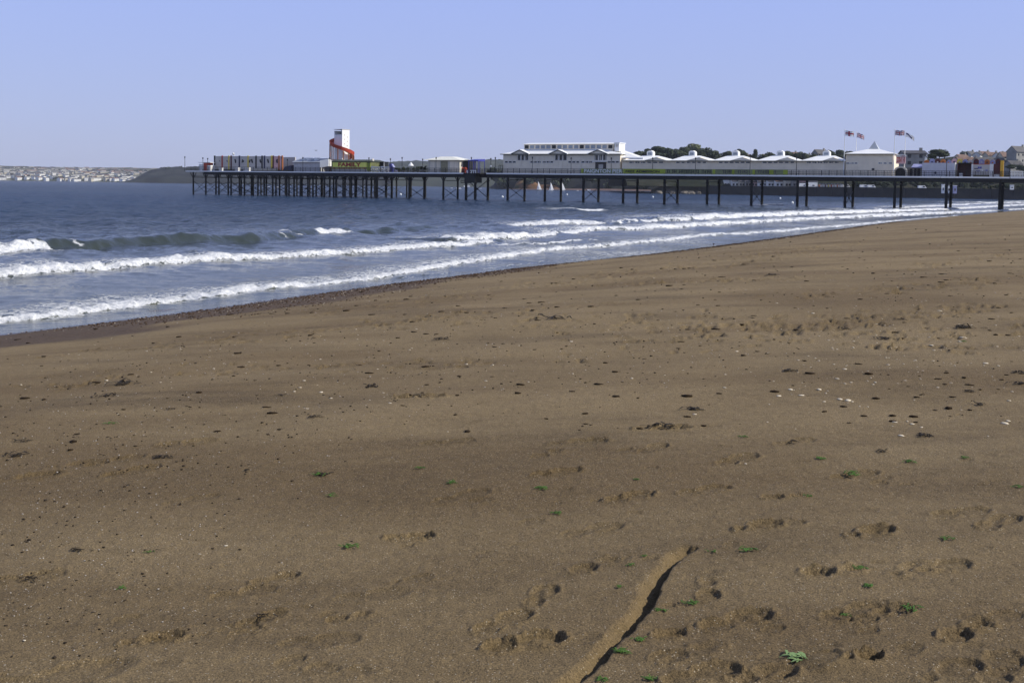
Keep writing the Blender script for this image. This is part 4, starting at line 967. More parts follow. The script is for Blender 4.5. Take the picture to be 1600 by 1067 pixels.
m = MB(); u_ = pu(600, 2); m.tube(W(u_, 2, DK + .04), W(u_, 2, pz(600, 253.5, 2)), .12, .05, 6); tag(rebase(m.build('white_stake', white)), 'tall white stake behind the white barrier panels', 'stake')
m = MB(); u_ = pu(597, 6); m.pbox(u_ - .8, u_ + .8, 6, 7.5, DK + .04, pz(597, 253.8, 6)); m.pbox(u_ - 1.0, u_ + 1.0, 5.8, 7.7, pz(597, 253.8, 6), pz(597, 253, 6)); tag(rebase(m.build('dark_booth', iron)), 'small dark booth behind the white barrier panels', 'booth')
# little blue slide
k = pthing('small_slide', 'small blue slide with pale chute on the open deck', 'slide', 609, 620, 4)
u_ = pu(610, 4); m = MB(); m.pbox(u_ - .3, u_ + .3, 4, 5, DK + .04, DK + 2.2); m.build('tower', blue, k)
m = MB(); q = pu(618, 4); m.hexa([W(q, 4.1, DK + .15), W(u_ - .3, 4.1, DK + 1.7), W(u_ - .3, 4.9, DK + 1.7), W(q, 4.9, DK + .15)], [W(q, 4.1, DK + .5), W(u_ - .3, 4.1, DK + 2.1), W(u_ - .3, 4.9, DK + 2.1), W(q, 4.9, DK + .5)]); m.build('chute', lilac, k)

# ------------------------------------------------------------------ trees and shrubs
def crown_mesh(name, w, h, mt, n, leaf, seed, lobes=9, flat=.0, z0=0.0):
    """many leaf-clump faces spread through an uneven crown volume"""
    r = np.random.RandomState(seed); cs = []
    for i in range(lobes):
        a = r.uniform(0, 6.28); rad = r.uniform(.0, .36) * w; zz = z0 + h * (.25 + .55 * r.uniform(0, 1) ** (.8)); cs.append((rad * math.cos(a), rad * math.sin(a), zz, r.uniform(.17, .3) * w))
    cs = np.array(cs); pick = r.randint(0, lobes, n); d = r.normal(size=(n, 3)); d /= np.linalg.norm(d, axis=1)[:, None]
    rad = r.uniform(.55, 1.05, n) ** .6; sq = np.array([1, 1, (.62 if flat else .8) * h / w * 1.1])
    P = cs[pick, :3] + d * (cs[pick, 3] * rad)[:, None] * np.clip(sq, .3, 1.2)
    t1 = np.cross(d, r.normal(size=(n, 3))); t1 /= np.linalg.norm(t1, axis=1)[:, None]; t2 = np.cross(d, t1) + d * r.normal(0, .5, (n, 1))
    sz = leaf * r.uniform(.6, 1.4, n)[:, None]
    co = np.stack([P - t1 * sz - t2 * sz * .6, P + t1 * sz - t2 * sz * .5, P + t1 * sz * .7 + t2 * sz * .7, P - t1 * sz * .6 + t2 * sz * .8], 1).reshape(-1, 3)
    q = np.arange(n * 4).reshape(-1, 4); me = bpy.data.meshes.new(name)
    me.vertices.add(len(co)); me.vertices.foreach_set('co', co.astype(np.float32).ravel()); me.loops.add(q.size); me.loops.foreach_set('vertex_index', q.astype(np.int32).ravel())
    me.polygons.add(n); me.polygons.foreach_set('loop_start', np.arange(0, n * 4, 4, dtype=np.int32)); me.polygons.foreach_set('loop_total', np.full(n, 4, np.int32))
    me.materials.append(mt); me.update(calc_edges=True); return me
def trunk_mesh(h, w, seed):
    m = MB(); r = random.Random(seed); m.tube((0, 0, -.6), (r.uniform(-.2, .2), 0, h * .5), w, w * .6, 6)
    for k in range(5):
        a = r.uniform(0, 6.28); m.tube((0, 0, h * r.uniform(.25, .45)), (math.cos(a) * h * .28, math.sin(a) * h * .28, h * r.uniform(.6, .85)), w * .4, w * .12, 5)
    me = bpy.data.meshes.new('trunk'); me.from_pydata(m.v, [], m.f); me.materials.append(bark); return me
PROTO = {}
def tree(px, py_top, Y, z, wpx, kind, label, group=None, name='tree'):
    top = B(px, py_top, Y); h = max(2.0, top.z - z); w = wpx * Y / F
    key = (kind, rnd.randint(0, 2))
    if key not in PROTO:
        mt = {'pine': leafdark, 'oak': leafmid, 'pale': leafpale, 'cypress': leafdark}[kind]
        PROTO[key] = (crown_mesh('crown', 10, 7.5 if kind != 'cypress' else 10, mt, 2200, .36, 50 + key[1] * 7 + len(kind), 11 if kind != 'pale' else 14, kind == 'pine', 2.3), trunk_mesh(9.5, .35, key[1] + 3))
    o = thing(name, label, 'tree', (top.x, Y, z), group)
    for nm, me in zip(('crown', 'trunk'), PROTO[key]):
        c = bpy.data.objects.new(nm, me); COL.objects.link(c); c.parent = o
    rz = rnd.uniform(0, 6.28); o.rotation_euler = (0, 0, rz); o.scale = (w / 9.5, w / 9.5, h / 9.8); return o
def shrub(px, v, wpx, hpx, label):
    u_ = pu(px, v); d = W(u_, v, 0).y / F
    me = crown_mesh('foliage', wpx * d, hpx * d * .9, leafmid, 220, .09, int(px), 6, False, .25)
    o = thing('potted_shrub', label, 'shrub', W(u_, v, DK + .04), 'potted shrubs on the pier')
    c = bpy.data.objects.new('foliage', me); COL.objects.link(c); c.parent = o
    m = MB(); m.tube(W(u_, v, DK + .04), W(u_, v, DK + .45), .22, .3, 8); m.build('pot', bark, o)
for j, (px, h_) in enumerate(((619, 7), (624, 6), (631, 8), (637, 7), (646, 8), (653, 9), (658, 10), (664, 11))):
    shrub(px, 4.5 + (j % 3), 8, h_, 'potted green shrub ' + ('beside the small blue slide', 'next but one to the blue slide', 'in front of a lamp post seaward of the white parasol', 'just seaward of the white parasol', 'just shoreward of the white parasol', 'midway between parasol and cream kiosk', 'close to the cream kiosk', 'taller, against the cream kiosk wall')[j])
k = pthing('parasol', 'closed white parasol standing among potted shrubs', 'parasol', 641, 644, 5); u_ = pu(642, 5)
m = MB(); m.tube(W(u_, 5, DK + .04), W(u_, 5, DK + 2.7), .05, n=5); m.build('pole', iron, k)
m = MB(); m.tube(W(u_, 5, DK + 1.75), W(u_, 5, DK + 2.65), .75, .05, 8); m.build('canopy', white, k)
# cream kiosk
k = pthing('pier_kiosk', 'cream pier kiosk under a wide white hipped roof', 'kiosk', 662, 735, 2)
v = 2.4; x0, x1 = pu(718, v), pu(669, v); ze = pz(690, 250.5, v)
m = MB(); m.pbox(x0, x1, v, 9, DK + .04, ze); m.build('wall', cream, k)
m = MB(); hip_roof(m, x0, x1 + .6, v - .2, 9, ze + .01, pz(690, 245.2, 5.5), 3.2, .6, 1.0); m.build('roof', mat('cream_roof', (.74, .73, .62), .5, .06), k)
m = MB(); m.pbox(pu(734, 4), x0 - .7, 3.6, 8.6, pz(726, 250.6, 4), pz(726, 249.8, 4)); m.build('side_roof', mat('cream_roof', (.74, .73, .62)), k)
m = MB(); m.pbox(pu(699.5, v), pu(689, v), v - .05, v + .01, DK + .1, ze - .25); m.build('shutter', mat('khaki_shutter', (.32, .29, .17), .6, .15), k)
for a, b in ((672, 679), (680.5, 687.5), (703, 709), (710, 716)):
    m = MB(); m.pbox(pu(b, v), pu(a, v), v - .06, v - .005, DK + .5, ze - .3); m.build('panel', wallg, k)
m = MB(); m.pbox(pu(733, 4), pu(720, 4), 4.2, 7.5, DK + .04, pz(726, 252, 4)); m.build('side_bay', ink, k)
for j in range(2):
    m = MB(); u_ = pu(722.5 + j * 4.5, 3.8); m.sphere(W(u_, 3.8, DK + 1.0), .45, 8, 5); m.tube(W(u_, 3.8, DK + .04), W(u_, 3.8, DK + .9), .2, .3, 7)
    tag(rebase(m.build('ride_car', red)), ('small round red ride car close to the cream kiosk', 'small round red ride car close to the blue canopy')[j], 'ride')
# blue canopy with white letters
k = pthing('canopy_frame', 'blue canopy frame over the landing with white lettering below', 'canopy', 733, 750, 0)
x0, x1 = pu(749.5, -.5), pu(733.5, -.5); zt = pz(741, 250.5, -.5)
m = MB(); m.hexa([W(x0, -1.2, zt - .25), W(x1, -1.2, zt - .25), W(x1, 2.2, zt - .25), W(x0, 2.2, zt - .25)], [W(x0, -1.2, zt), W(x1, -1.2, zt), W(x1, 2.2, zt + .3), W(x0, 2.2, zt + .3)]); m.build('canopy', blue, k)
for u_ in (x0 + .1, (x0 + x1) / 2, x1 - .1):
    for v_ in (-1.1, 2.1): m = MB(); m.tube(W(u_, v_, DK + .03), W(u_, v_, zt - .2), .09, n=5); m.build('post', blue, k)
strokes(k, x0, x1, -2.2, DK - .1, DK + .62, 5, white, 21, 'white_lettering')
m = MB(); u_ = pu(767, .3); m.sphere(W(u_, .25, pz(767, 260, .3)), .25, 8, 6); tag(rebase(m.build('globe_light', white)), 'white globe light hung low on a lamp post by the pavilion', 'lamp')
k = pthing('gate_frame', 'small black gate frame beside the pavilion wall', 'gate', 779, 785, 1.5); m = MB()
for px in (779.5, 782, 785.2): m.tube(W(pu(px, 1.5), 1.5, DK + .03), W(pu(px, 1.5), 1.5, DK + 1.9), .06, n=5)
m.tube(W(pu(779.5, 1.5), 1.5, DK + 1.9), W(pu(785.2, 1.5), 1.5, DK + 1.9), .06, n=5); m.build('frame', iron, k)

# ------------------------------------------------------------------ shore end of the pier
k = pthing('entrance_arch', 'red and white scalloped sign above a white entrance arch', 'sign', 1398, 1414, 2)
v = 2.6; x0, x1 = pu(1414, v), pu(1399.5, v); za = pz(1406, 256, v); zb = pz(1406, 243, v)
m = MB(); m.pbox(x0, x1, v, v + .3, za, zb); sg = m.build('sign_board', pink, k)
m = MB()
for j in range(5):
    c = W(x0 + (x1 - x0) * (j + .5) / 5, v + .15, zb - .1); m.tube(c - EV * .15, c + EV * .15, .28, n=10)
m.build('scallop', white, sg)
strokes(k, x0 + .15, x1 - .15, v, za + .3, zb - .35, 5, red, 8, 'red_lettering')
m = MB()
for j in range(9):
    a = math.pi * j / 8; b = math.pi * (j + 1) / 8
    if j == 8: break
    um, rr0, rr1 = (x0 + x1) / 2, 1.0, 1.35; h0 = DK + .9
    p = [W(um + math.cos(t) * r__, v, h0 + math.sin(t) * r__ * .85) for r__ in (rr0, rr1) for t in (a, b)]
    q = [c + EV * .4 for c in p]; m.hexa([p[0], p[1], q[1], q[0]], [p[2], p[3], q[3], q[2]])
m.pbox((x0 + x1) / 2 - 1.35, (x0 + x1) / 2 - 1.0, v, v + .4, DK + .04, DK + .9); m.pbox((x0 + x1) / 2 + 1.0, (x0 + x1) / 2 + 1.35, v, v + .4, DK + .04, DK + .9); m.build('arch', cream, k)
m = MB(); m.pbox((x0 + x1) / 2 - 1.0, (x0 + x1) / 2 + 1.0, v + .45, v + .6, DK + .04, DK + 1.8); m.build('doorway', ink, k)
k = pthing('stall', 'dark open stall with lilac awning between arch and container', 'stall', 1416, 1440, 4)
v = 3.5; x0, x1 = pu(1440, v), pu(1417, v)
m = MB(); m.pbox(x0, x1, v + .5, v + 4, DK + .04, DK + 1.9); m.build('wall', hgrey, k)
m = MB(); m.hexa([W(x0, v - .4, DK + 1.75), W(pu(1424, v), v - .4, DK + 1.75), W(pu(1424, v), v + 3, DK + 2.2), W(x0, v + 3, DK + 2.2)], [W(x0, v - .4, DK + 1.9), W(pu(1424, v), v - .4, DK + 1.9), W(pu(1424, v), v + 3, DK + 2.6), W(x0, v + 3, DK + 2.6)]); m.build('awning', lilac, k)
for a, b in ((1421, 1425), (1428, 1431.5), (1433, 1437)):
    m = MB(); m.pbox(pu(b, v), pu(a, v), v + .42, v + .49, DK + .1, DK + 1.6); m.build('opening', ink, k)
k = pthing('container', 'long plain white container with bright shoreward end', 'container', 1440, 1494, 2)
v = 2.2; x0, x1 = pu(1491, v), pu(1440.5, v); zt = pz(1460, 254.8, v)
m = MB(); m.pbox(x0, x1, v, v + 2.5, DK + .04, zt); m.build('body', mat('container_white', (.6, .6, .63), .5, .05), k)
m = MB(); n = 22
for j in range(n): a = x0 + (x1 - x0) * (j + .2) / n; m.pbox(a, a + .12, v - .03, v - .002, DK + .2, zt - .1)
tag(m.build('ribs', mat('container_white', (.6, .6, .63)), k), kind='stuff')
m = MB(); m.pbox(x0 - .12, x0 - .005, v - .05, v + 2.55, DK + .04, zt + .05); m.build('end_door', white, k)
m = MB(); c = W(pu(1461.5, v), v - .03, DK + .75); m.tube(c, c - EV * .04, .25, n=10); m.build('emblem', navy, k)
# fairground pediment above
k = pthing('ride_pediment', 'colourful row of painted ride panels above the booths', 'ride', 1440, 1566, 5)
v = 5.6; colr = [orange, lilac, maroon, orange, lilac, pink, yellow, lilac, greyp, maroon, lilac, orange, lilac, maroon]
xa = 1443.
for j, mt in enumerate(colr):
    xb = xa + 8.6; h = (5.5, 7.5, 7.2, 6.5)[j % 4]
    m = MB(); x0, x1 = pu(xb, v) + .03, pu(xa, v); z0_ = pz(1500, 256.3, v); z1_ = z0_ + h * .125
    um = (x0 + x1) / 2; m.pbox(x0, x1, v, v + .25, z0_, z1_ - .3)
    for q in range(4): w_ = (x1 - x0) / 2 * (1 - .18 * q); m.pbox(um - w_, um + w_, v + .01, v + .24, z1_ - .3 + q * .1, z1_ - .2 + q * .1)
    pa_ = m.build('painted_panel', mt, k)
    m = MB(); c = W(um, v - .02, (z0_ + z1_) / 2 - .1); m.tube(c, c - EV * .04, .17, n=8); m.build('medallion', (orange, maroon, greyp, navy)[(j * 3) % 4], pa_); xa = xb
m = MB()
for px in (1445, 1490, 1520, 1545, 1562): u_ = pu(px, v + .4); m.pbox(u_ - .12, u_ + .12, v + .3, v + .55, DK + .04, pz(1500, 256.3, v) + .2)
m.build('posts', iron, k)
k = pthing('dark_booth', 'open dark booth with lit white counter between container and blue panel', 'booth', 1496, 1518, 3)
v = 3.0; zt = pz(1505, 255.8, v); x0, x1 = pu(1518, v), pu(1495.5, v)
m = MB(); m.pbox(x0, x1, v + 2.2, v + 2.4, DK + .04, zt); m.pbox(x1 - .15, x1, v, v + 2.2, DK + .04, zt); m.pbox(x0, x0 + .15, v, v + 2.2, DK + .04, zt); m.build('wall', maroon, k)
m = MB(); m.pbox(x0 - .1, x1 + .1, v - .2, v + 2.5, zt, zt + .15); m.build('roof', ink, k)
m = MB(); m.pbox(pu(1504, v), pu(1499, v), v + .2, v + .9, DK + .04, DK + .8); m.build('counter', white, k)
k = pthing('advert_panel', 'blue grey advert panel with red top edge and white posts', 'panel', 1519, 1551, 2.5)
v = 2.6; x0, x1 = pu(1546, v), pu(1519, v); zt = pz(1530, 257.4, v)
m = MB(); m.pbox(x0, x1, v, v + .2, DK + .35, zt); pb_ = m.build('panel', greyp, k)
m = MB(); m.pbox(x0, x1, v - .02, v + .22, zt, zt + .12); m.build('top_edge', red, k)
r = random.Random(5)
for j in range(7):
    m = MB(); a = x0 + .3 + r.uniform(0, x1 - x0 - 1.3); z_ = DK + .9 + r.uniform(0, 1.0); m.pbox(a, a + r.uniform(.3, .8), v - .015 - .004 * j, v - .003, z_, z_ + r.uniform(.15, .4)); m.build('picture_patch', (blue, lilac, navy, white, lilac, blue, greyp)[j], pb_)
for px in (1519, 1547.5, 1550.5): m = MB(); u_ = pu(px, v); m.pbox(u_ - .16, u_ + .16, v - .2, v + .1, DK + .04, zt + .1); m.build('post', white, k)
k = pthing('ride_booth', 'dark red ride front with tall yellow corner post', 'ride', 1552, 1566, 2.6)
v = 2.9; x0, x1 = pu(1562.5, v), pu(1552, v); zt = pz(1557, 256.5, v)
m = MB(); m.pbox(x0, x1, v, v + 1.5, DK + .04, zt); m.build('wall', maroon, k)
m = MB(); m.pbox(x0 - .6, x0 - .02, v - .1, v + .6, DK + .04, pz(1564, 251, v)); m.build('corner_post', mat('amber_paint', (.75, .42, .03), .5, .1), k)
m = MB(); m.pbox(x0 + .1, x1 - .2, v - .05, v - .002, DK + .04, DK + .55); m.build('counter', white, k)
k = pthing('white_fence', 'white picket fence where the pier meets the shore', 'fence', 1578, 1600, .1)
x1 = pu(1578.5, .1); x0 = USH; n = 60
for z_ in (.05, .55, 1.0): m = MB(); m.pbox(x0, x1, .02, .1, DK + z_, DK + z_ + .09); m.build('rail', white, k)
for j in range(n):
    a = x1 - .2 - j * .28; m = MB(); m.pbox(a - .06, a + .06, -.06, .015, DK + .03, DK + 1.15); m.build('picket', white, k)

# ------------------------------------------------------------------ far shores
def landmat(name, a, b, c, sc):
    mt, t, p = nodes(name); tc = t.nodes.new('ShaderNodeTexCoord'); n = t.nodes.new('ShaderNodeTexNoise'); n.inputs['Scale'].default_value = sc; n.inputs['Detail'].default_value = 6
    rp = t.nodes.new('ShaderNodeValToRGB'); rp.color_ramp.elements[0].position = .35; rp.color_ramp.elements[0].color = (*a, 1); rp.color_ramp.elements[1].position = .65; rp.color_ramp.elements[1].color = (*c, 1)
    e_ = rp.color_ramp.elements.new(.5); e_.color = (*b, 1)
    t.links.new(tc.outputs['Object'], n.inputs['Vector']); t.links.new(n.outputs['Fac'], rp.inputs[0]); t.links.new(rp.outputs[0], p.inputs['Base Color']); p.inputs['Roughness'].default_value = .9; p.inputs['Specular IOR Level'].default_value = .1
    return mt
woodm = landmat('wooded_hillside', (.011, .013, .014), (.018, .021, .021), (.03, .034, .03), .03)
townm = landmat('town_hillside', (.03, .038, .025), (.07, .075, .05), (.2, .19, .16), .02)
cliffm = landmat('red_cliff', (.04, .022, .014), (.17, .09, .045), (.06, .06, .025), .12)
def hill(name, prof, Y0, depth, mt, front=.25, rough=.12, n=160, seed=1, base=-1.5):
    """a ridge whose skyline follows the given points, with its foot in the water at Y0"""
    px = np.linspace(prof[0][0], prof[-1][0], n); py = np.interp(px, [q[0] for q in prof], [q[1] for q in prof])
    Yr = Y0 + depth; top = np.array([tuple(B(a, b, Yr)) for a, b in zip(px, py)])
    V = np.linspace(0, 1.7, 40); X = np.zeros((40, n)); Y = np.zeros((40, n)); Z = np.zeros((40, n))
    for j, t in enumerate(V):
        Yj = Y0 + depth * t; X[j] = top[:, 0] * (Yj / Yr) ** .5; Y[j] = Yj + 0 * px
        sh = np.sin(min(t, 1) * math.pi / 2) ** front if t <= 1 else np.cos((t - 1) * math.pi / 2 / .7)
        Z[j] = base + (top[:, 2] - base) * sh
    Z += rough * (top[:, 2][None] * .5 + 2) * fbm(X * .05 + seed, Y * .05, 5, seed) * np.sin(np.clip(V, 0, 1.7) / 1.7 * math.pi)[:, None]
    return grid_mesh(name, X, Y, Z, None, mt)
TY, TD = 2600., 330.
hill('far_town_hill', [(-260, 262), (-60, 258), (0, 259.5), (60, 261), (130, 263), (200, 262.5), (240, 263.5), (300, 262), (420, 264)], TY, TD, townm, 1.0, .05, seed=3)
hill('wooded_headland', [(206, 283.2), (222, 279), (236, 269), (250, 264.5), (275, 262), (300, 262), (380, 264), (470, 263), (560, 262), (610, 259)], 2050, 160, woodm, .45, .16, n=260, seed=5)
hill('far_hills', [(480, 270), (560, 262), (600, 256), (640, 253.5), (670, 253), (700, 254), (760, 252), (800, 251), (900, 256), (1000, 262)], 2300, 500, landmat('far_hill', (.022, .028, .024), (.035, .042, .03), (.06, .065, .045), .012), .5, .1, n=220, seed=8)
hill('near_headland', [(764, 293), (772, 288), (778, 276), (800, 270), (850, 266), (930, 263), (1010, 262), (1040, 268), (1062, 282)], 1180, 90, woodm, .3, .12, n=220, seed=11)
hill('cliff_face', [(803, 294.5), (806, 285), (812, 279), (822, 277.5), (832, 279), (838, 284), (845, 289), (868, 291), (875, 295)], 1160, 18, cliffm, .2, .2, n=60, seed=13)
hill('low_red_shore', [(770, 296), (800, 295.4), (850, 295), (930, 295), (1000, 296), (1040, 298), (1060, 299.5)], 1120, 30, mat('low_shore', (.1, .06, .045), .9, .3, .05), .5, .05, n=60, seed=15)
# woods that read as one mass
def woods(name, spots, mt, n, leaf, label):
    P = []; r = np.random.RandomState(3)
    for px, py, Y, w in spots:
        c = B(px, py, Y); k = n; d = r.normal(size=(k, 3)); d /= np.linalg.norm(d, axis=1)[:, None]
        P.append(np.array(c)[None] + d * (w * Y / F) * r.uniform(.5, 1.05, (k, 1)) * np.array([[1, 1, .6]]))
    P = np.vstack(P); n_ = len(P); d = r.normal(size=(n_, 3)); t1 = np.cross(d, r.normal(size=(n_, 3))); t1 /= np.linalg.norm(t1, axis=1)[:, None]; t2 = np.cross(d / np.linalg.norm(d, axis=1)[:, None], t1)
    sz = leaf * r.uniform(.6, 1.4, (n_, 1)); co = np.stack([P - t1 * sz - t2 * sz, P + t1 * sz - t2 * sz, P + t1 * sz + t2 * sz, P - t1 * sz + t2 * sz], 1).reshape(-1, 3)
    o = raw_mesh(name, co, np.arange(n_ * 4).reshape(-1, 4), mt, {}, 'stuff'); tag(o, label, 'trees'); return o
r = random.Random(2)
woods('far_town_woods', [(r.uniform(-40, 235), 280 - 16 * r.random(), 0, r.uniform(2, 5)) for _ in range(0)] or [(0, 275, 2800, 3)], leafdark, 60, 2.0, 'dark trees scattered among the far hillside houses') if False else None
def town_z(Y): return -1.5 + 30 * math.sin(min(1, (Y - TY) / TD) * math.pi / 2)
sp_ = []
for _ in range(75):
    Y = TY + TD * r.uniform(.1, 1.0); px = r.uniform(-30, 232); q = B(px, 270, Y); q.z = town_z(Y) + 3
    d = q - Vector((0, 0, EYE)); py = CY - F * d.dot(up) / d.dot(fw); sp_.append((px, py, Y, r.uniform(1.5, 4.2)))
woods('far_town_woods', sp_, leafdark, 70, 2.2, 'dark trees scattered among the far hillside houses')
_pp = [(206, 283.2), (222, 279), (236, 269), (250, 264.5), (275, 262), (300, 262), (380, 264), (470, 263), (560, 262), (610, 259)]
woods('far_headland_woods', [(x_, float(np.interp(x_, [q[0] for q in _pp], [q[1] for q in _pp])) + r.random() ** 2 * 14 + 1.2, 2190 - 60 * r.random(), r.uniform(2.2, 4.5)) for x_ in [r.uniform(226, 600) for _ in range(150)]], leafdark, 60, 2.0, 'dark woodland covering the long headland across the water')
woods('headland_woods', [(r.uniform(765, 1050), r.uniform(268, 291), 1150 + r.uniform(0, 40), r.uniform(5, 10)) for _ in range(46) ], leafdark, 130, 1.1, 'dark woodland covering the headland behind the pier')

# ------------------------------------------------------------------ houses
HP = {}
def house_mesh(w, d, h, rh, wall, roof):
    key = (w, d, h, rh, wall.name, roof.name)
    if key in HP: return HP[key]
    m = MB(); m.xbox((0, 0, 0), w, d, h)
    m.add([(-w/2, -d/2, h), (-w/2, d/2, h), (-w/2, 0, h + rh), (w/2, -d/2, h), (w/2, d/2, h), (w/2, 0, h + rh)], [(0, 2, 1), (3, 4, 5)])
    m.cur = 1; o_ = .5; k = rh / (d / 2)
    for s_ in (-1, 1):
        y = s_ * (d / 2 + o_); zl = h - o_ * k
        m.hexa([(-w/2 - o_, y, zl + .02), (w/2 + o_, y, zl + .02), (w/2 + o_, 0, h + rh + .02), (-w/2 - o_, 0, h + rh + .02)], [(-w/2 - o_, y, zl + .3), (w/2 + o_, y, zl + .3), (w/2 + o_, 0, h + rh + .3), (-w/2 - o_, 0, h + rh + .3)])
    m.cur = 2
    nx = max(2, int(w / 3))
    for fl in range(max(1, int(h / 2.8))):
        for j in range(nx): x = -w/2 + w * (j + .5) / nx; m.hexa([(x - .6, -d/2 - .06, 1 + fl * 2.8), (x + .6, -d/2 - .06, 1 + fl * 2.8), (x + .6, -d/2 - .005, 1 + fl * 2.8), (x - .6, -d/2 - .005, 1 + fl * 2.8)], [(x - .6, -d/2 - .06, 2.2 + fl * 2.8), (x + .6, -d/2 - .06, 2.2 + fl * 2.8), (x + .6, -d/2 - .005, 2.2 + fl * 2.8), (x - .6, -d/2 - .005, 2.2 + fl * 2.8)])
    me = bpy.data.meshes.new('house'); me.from_pydata(m.v, [], m.f)
    for q in (wall, roof, glassd): me.materials.append(q)
    me.polygons.foreach_set('material_index', m.mi); HP[key] = me; return me
shapes = [(11, 8, 6.6, 1.6), (18, 8, 6.4, 1.6), (24, 8, 7, 1.6), (9, 8, 8, 1.8), (14, 9, 7, 2)]
used = 0; ncell = 0
for row in range(15):
    f_ = (row + .5) / 15
    x = -20 + r.uniform(0, 8)
    while x < 262:
        Y = TY + TD * (.02 + .93 * f_) + r.uniform(-8, 8); sh = r.choice(shapes)
        lim = 205 + 45 * f_ if f_ > .35 else 212
        if x < lim and r.random() < .8 and used < 290:
            q = B(x, 270, Y); me = house_mesh(*sh, r.choice([hwhite, hwhite, hwhite, hcream]), r.choice([slate, slate, hgrey, hgrey, tile]))
            o = bpy.data.objects.new('hillside_house', me); COL.objects.link(o); o.location = (q.x, Y, town_z(Y) - .6); o.rotation_euler = (0, 0, R(r.uniform(30, 80)))
            tag(o, 'tiny pale house on the far hillside across the bay', 'house', 'far hillside houses'); used += 1
        x += (sh[0] * .7 + 4 + r.uniform(0, 6)) / Y * F
def house(px, py_base, Y, w, d, h, rh, rot, wall, roof, label, chim=True, nfl=2):
    b = B(px, py_base, Y); o = thing('house', label, 'house', b)
    ca, sa = math.cos(rot), math.sin(rot)
    def L_(x, y, z): return (b.x + x * ca - y * sa, b.y + x * sa + y * ca, b.z + z)
    m = MB(); q = [(-w/2, -d/2), (w/2, -d/2), (w/2, d/2), (-w/2, d/2)]; m.hexa([L_(x, y, -3) for x, y in q], [L_(x, y, h) for x, y in q])
    m.add([L_(-w/2, -d/2, h), L_(-w/2, d/2, h), L_(-w/2, 0, h + rh), L_(w/2, -d/2, h), L_(w/2, d/2, h), L_(w/2, 0, h + rh)], [(0, 2, 1), (3, 4, 5)]); m.build('wall', wall, o)
    m = MB(); k = rh / (d / 2)
    for s_ in (-1, 1):
        y = s_ * (d / 2 + .5); zl = h - .5 * k
        m.hexa([L_(-w/2 - .3, y, zl + .02), L_(w/2 + .3, y, zl + .02), L_(w/2 + .3, 0, h + rh + .02), L_(-w/2 - .3, 0, h + rh + .02)], [L_(-w/2 - .3, y, zl + .3), L_(w/2 + .3, y, zl + .3), L_(w/2 + .3, 0, h + rh + .3), L_(-w/2 - .3, 0, h + rh + .3)])
    rf = m.build('roof', roof, o)
    if chim:
        m = MB(); m.hexa([L_(w*.3, -.5, h + rh * .6), L_(w*.3 + 1, -.5, h + rh * .6), L_(w*.3 + 1, .5, h + rh * .6), L_(w*.3, .5, h + rh * .6)], [L_(w*.3, -.5, h + rh + 1.3), L_(w*.3 + 1, -.5, h + rh + 1.3), L_(w*.3 + 1, .5, h + rh + 1.3), L_(w*.3, .5, h + rh + 1.3)]); m.build('chimney', hgrey, rf)
    nx = max(2, int(w / 3.2))
    for fl in range(nfl):
        for j in range(nx):
            x = -w/2 + w * (j + .5) / nx; z_ = 1.0 + fl * h / nfl
            m = MB(); m.hexa([L_(x - .6, -d/2 - .08, z_), L_(x + .6, -d/2 - .08, z_), L_(x + .6, -d/2 - .005, z_), L_(x - .6, -d/2 - .005, z_)], [L_(x - .6, -d/2 - .08, z_ + 1.3), L_(x + .6, -d/2 - .08, z_ + 1.3), L_(x + .6, -d/2 - .005, z_ + 1.3), L_(x - .6, -d/2 - .005, z_ + 1.3)]); m.build('window', glassd, o)
    return o
# land behind the pier
hill('town_hill', [(960, 268), (1000, 255), (1060, 250), (1130, 246), (1200, 248), (1260, 246), (1330, 246), (1400, 248), (1450, 250), (1500, 246), (1560, 245), (1620, 240), (1760, 232), (2100, 225)], 690, 190, landmat('garden_hillside', (.008, .011, .006), (.016, .02, .01), (.035, .033, .02), .05), .62, .05, n=240, seed=21, base=4.6)
X = np.linspace(0, 1, 40)
pa, pb = B(1093, 300, 690), B(2100, 300, 560)
wallpts = [(1094, 697), (1150, 672), (1250, 630), (1350, 600), (1480, 590), (1620, 580), (1800, 560), (2200, 520)]
k = thing('sea_wall', 'long dark stone sea wall with promenade behind the pier', 'wall', B(1094, 300, 697) * 1.0); k.location.z = -1
for j in range(len(wallpts) - 1):
    (p0, y0), (p1, y1) = wallpts[j], wallpts[j + 1]; a = B(p0, 300, y0); b = B(p1, 300, y1); n = 4
    for i in range(n):
        q0 = a.lerp(b, i / n); q1 = a.lerp(b, (i + 1) / n - .004); m = MB()
        bk = Vector((0, 9, 0)); m.hexa([Vector((q0.x, q0.y - .8, -1)), Vector((q1.x, q1.y - .8, -1)), Vector((q1.x, q1.y + 9, -1)), Vector((q0.x, q0.y + 9, -1))], [Vector((q0.x, q0.y, 4.6)), Vector((q1.x, q1.y, 4.6)), Vector((q1.x, q1.y + 9, 4.6)), Vector((q0.x, q0.y + 9, 4.6))]); m.build('wall_block', stonew, k)
        m = MB(); m.hexa([Vector((q0.x, q0.y - .15, 4.61)), Vector((q1.x, q1.y - .15, 4.61)), Vector((q1.x, q1.y + .5, 4.61)), Vector((q0.x, q0.y + .5, 4.61))], [Vector((q0.x, q0.y - .15, 5.3)), Vector((q1.x, q1.y - .15, 5.3)), Vector((q1.x, q1.y + .5, 5.3)), Vector((q0.x, q0.y + .5, 5.3))]); m.build('parapet', stonew, k)
def wallY(px): return float(np.interp(px, [q[0] for q in wallpts], [q[1] for q in wallpts]))
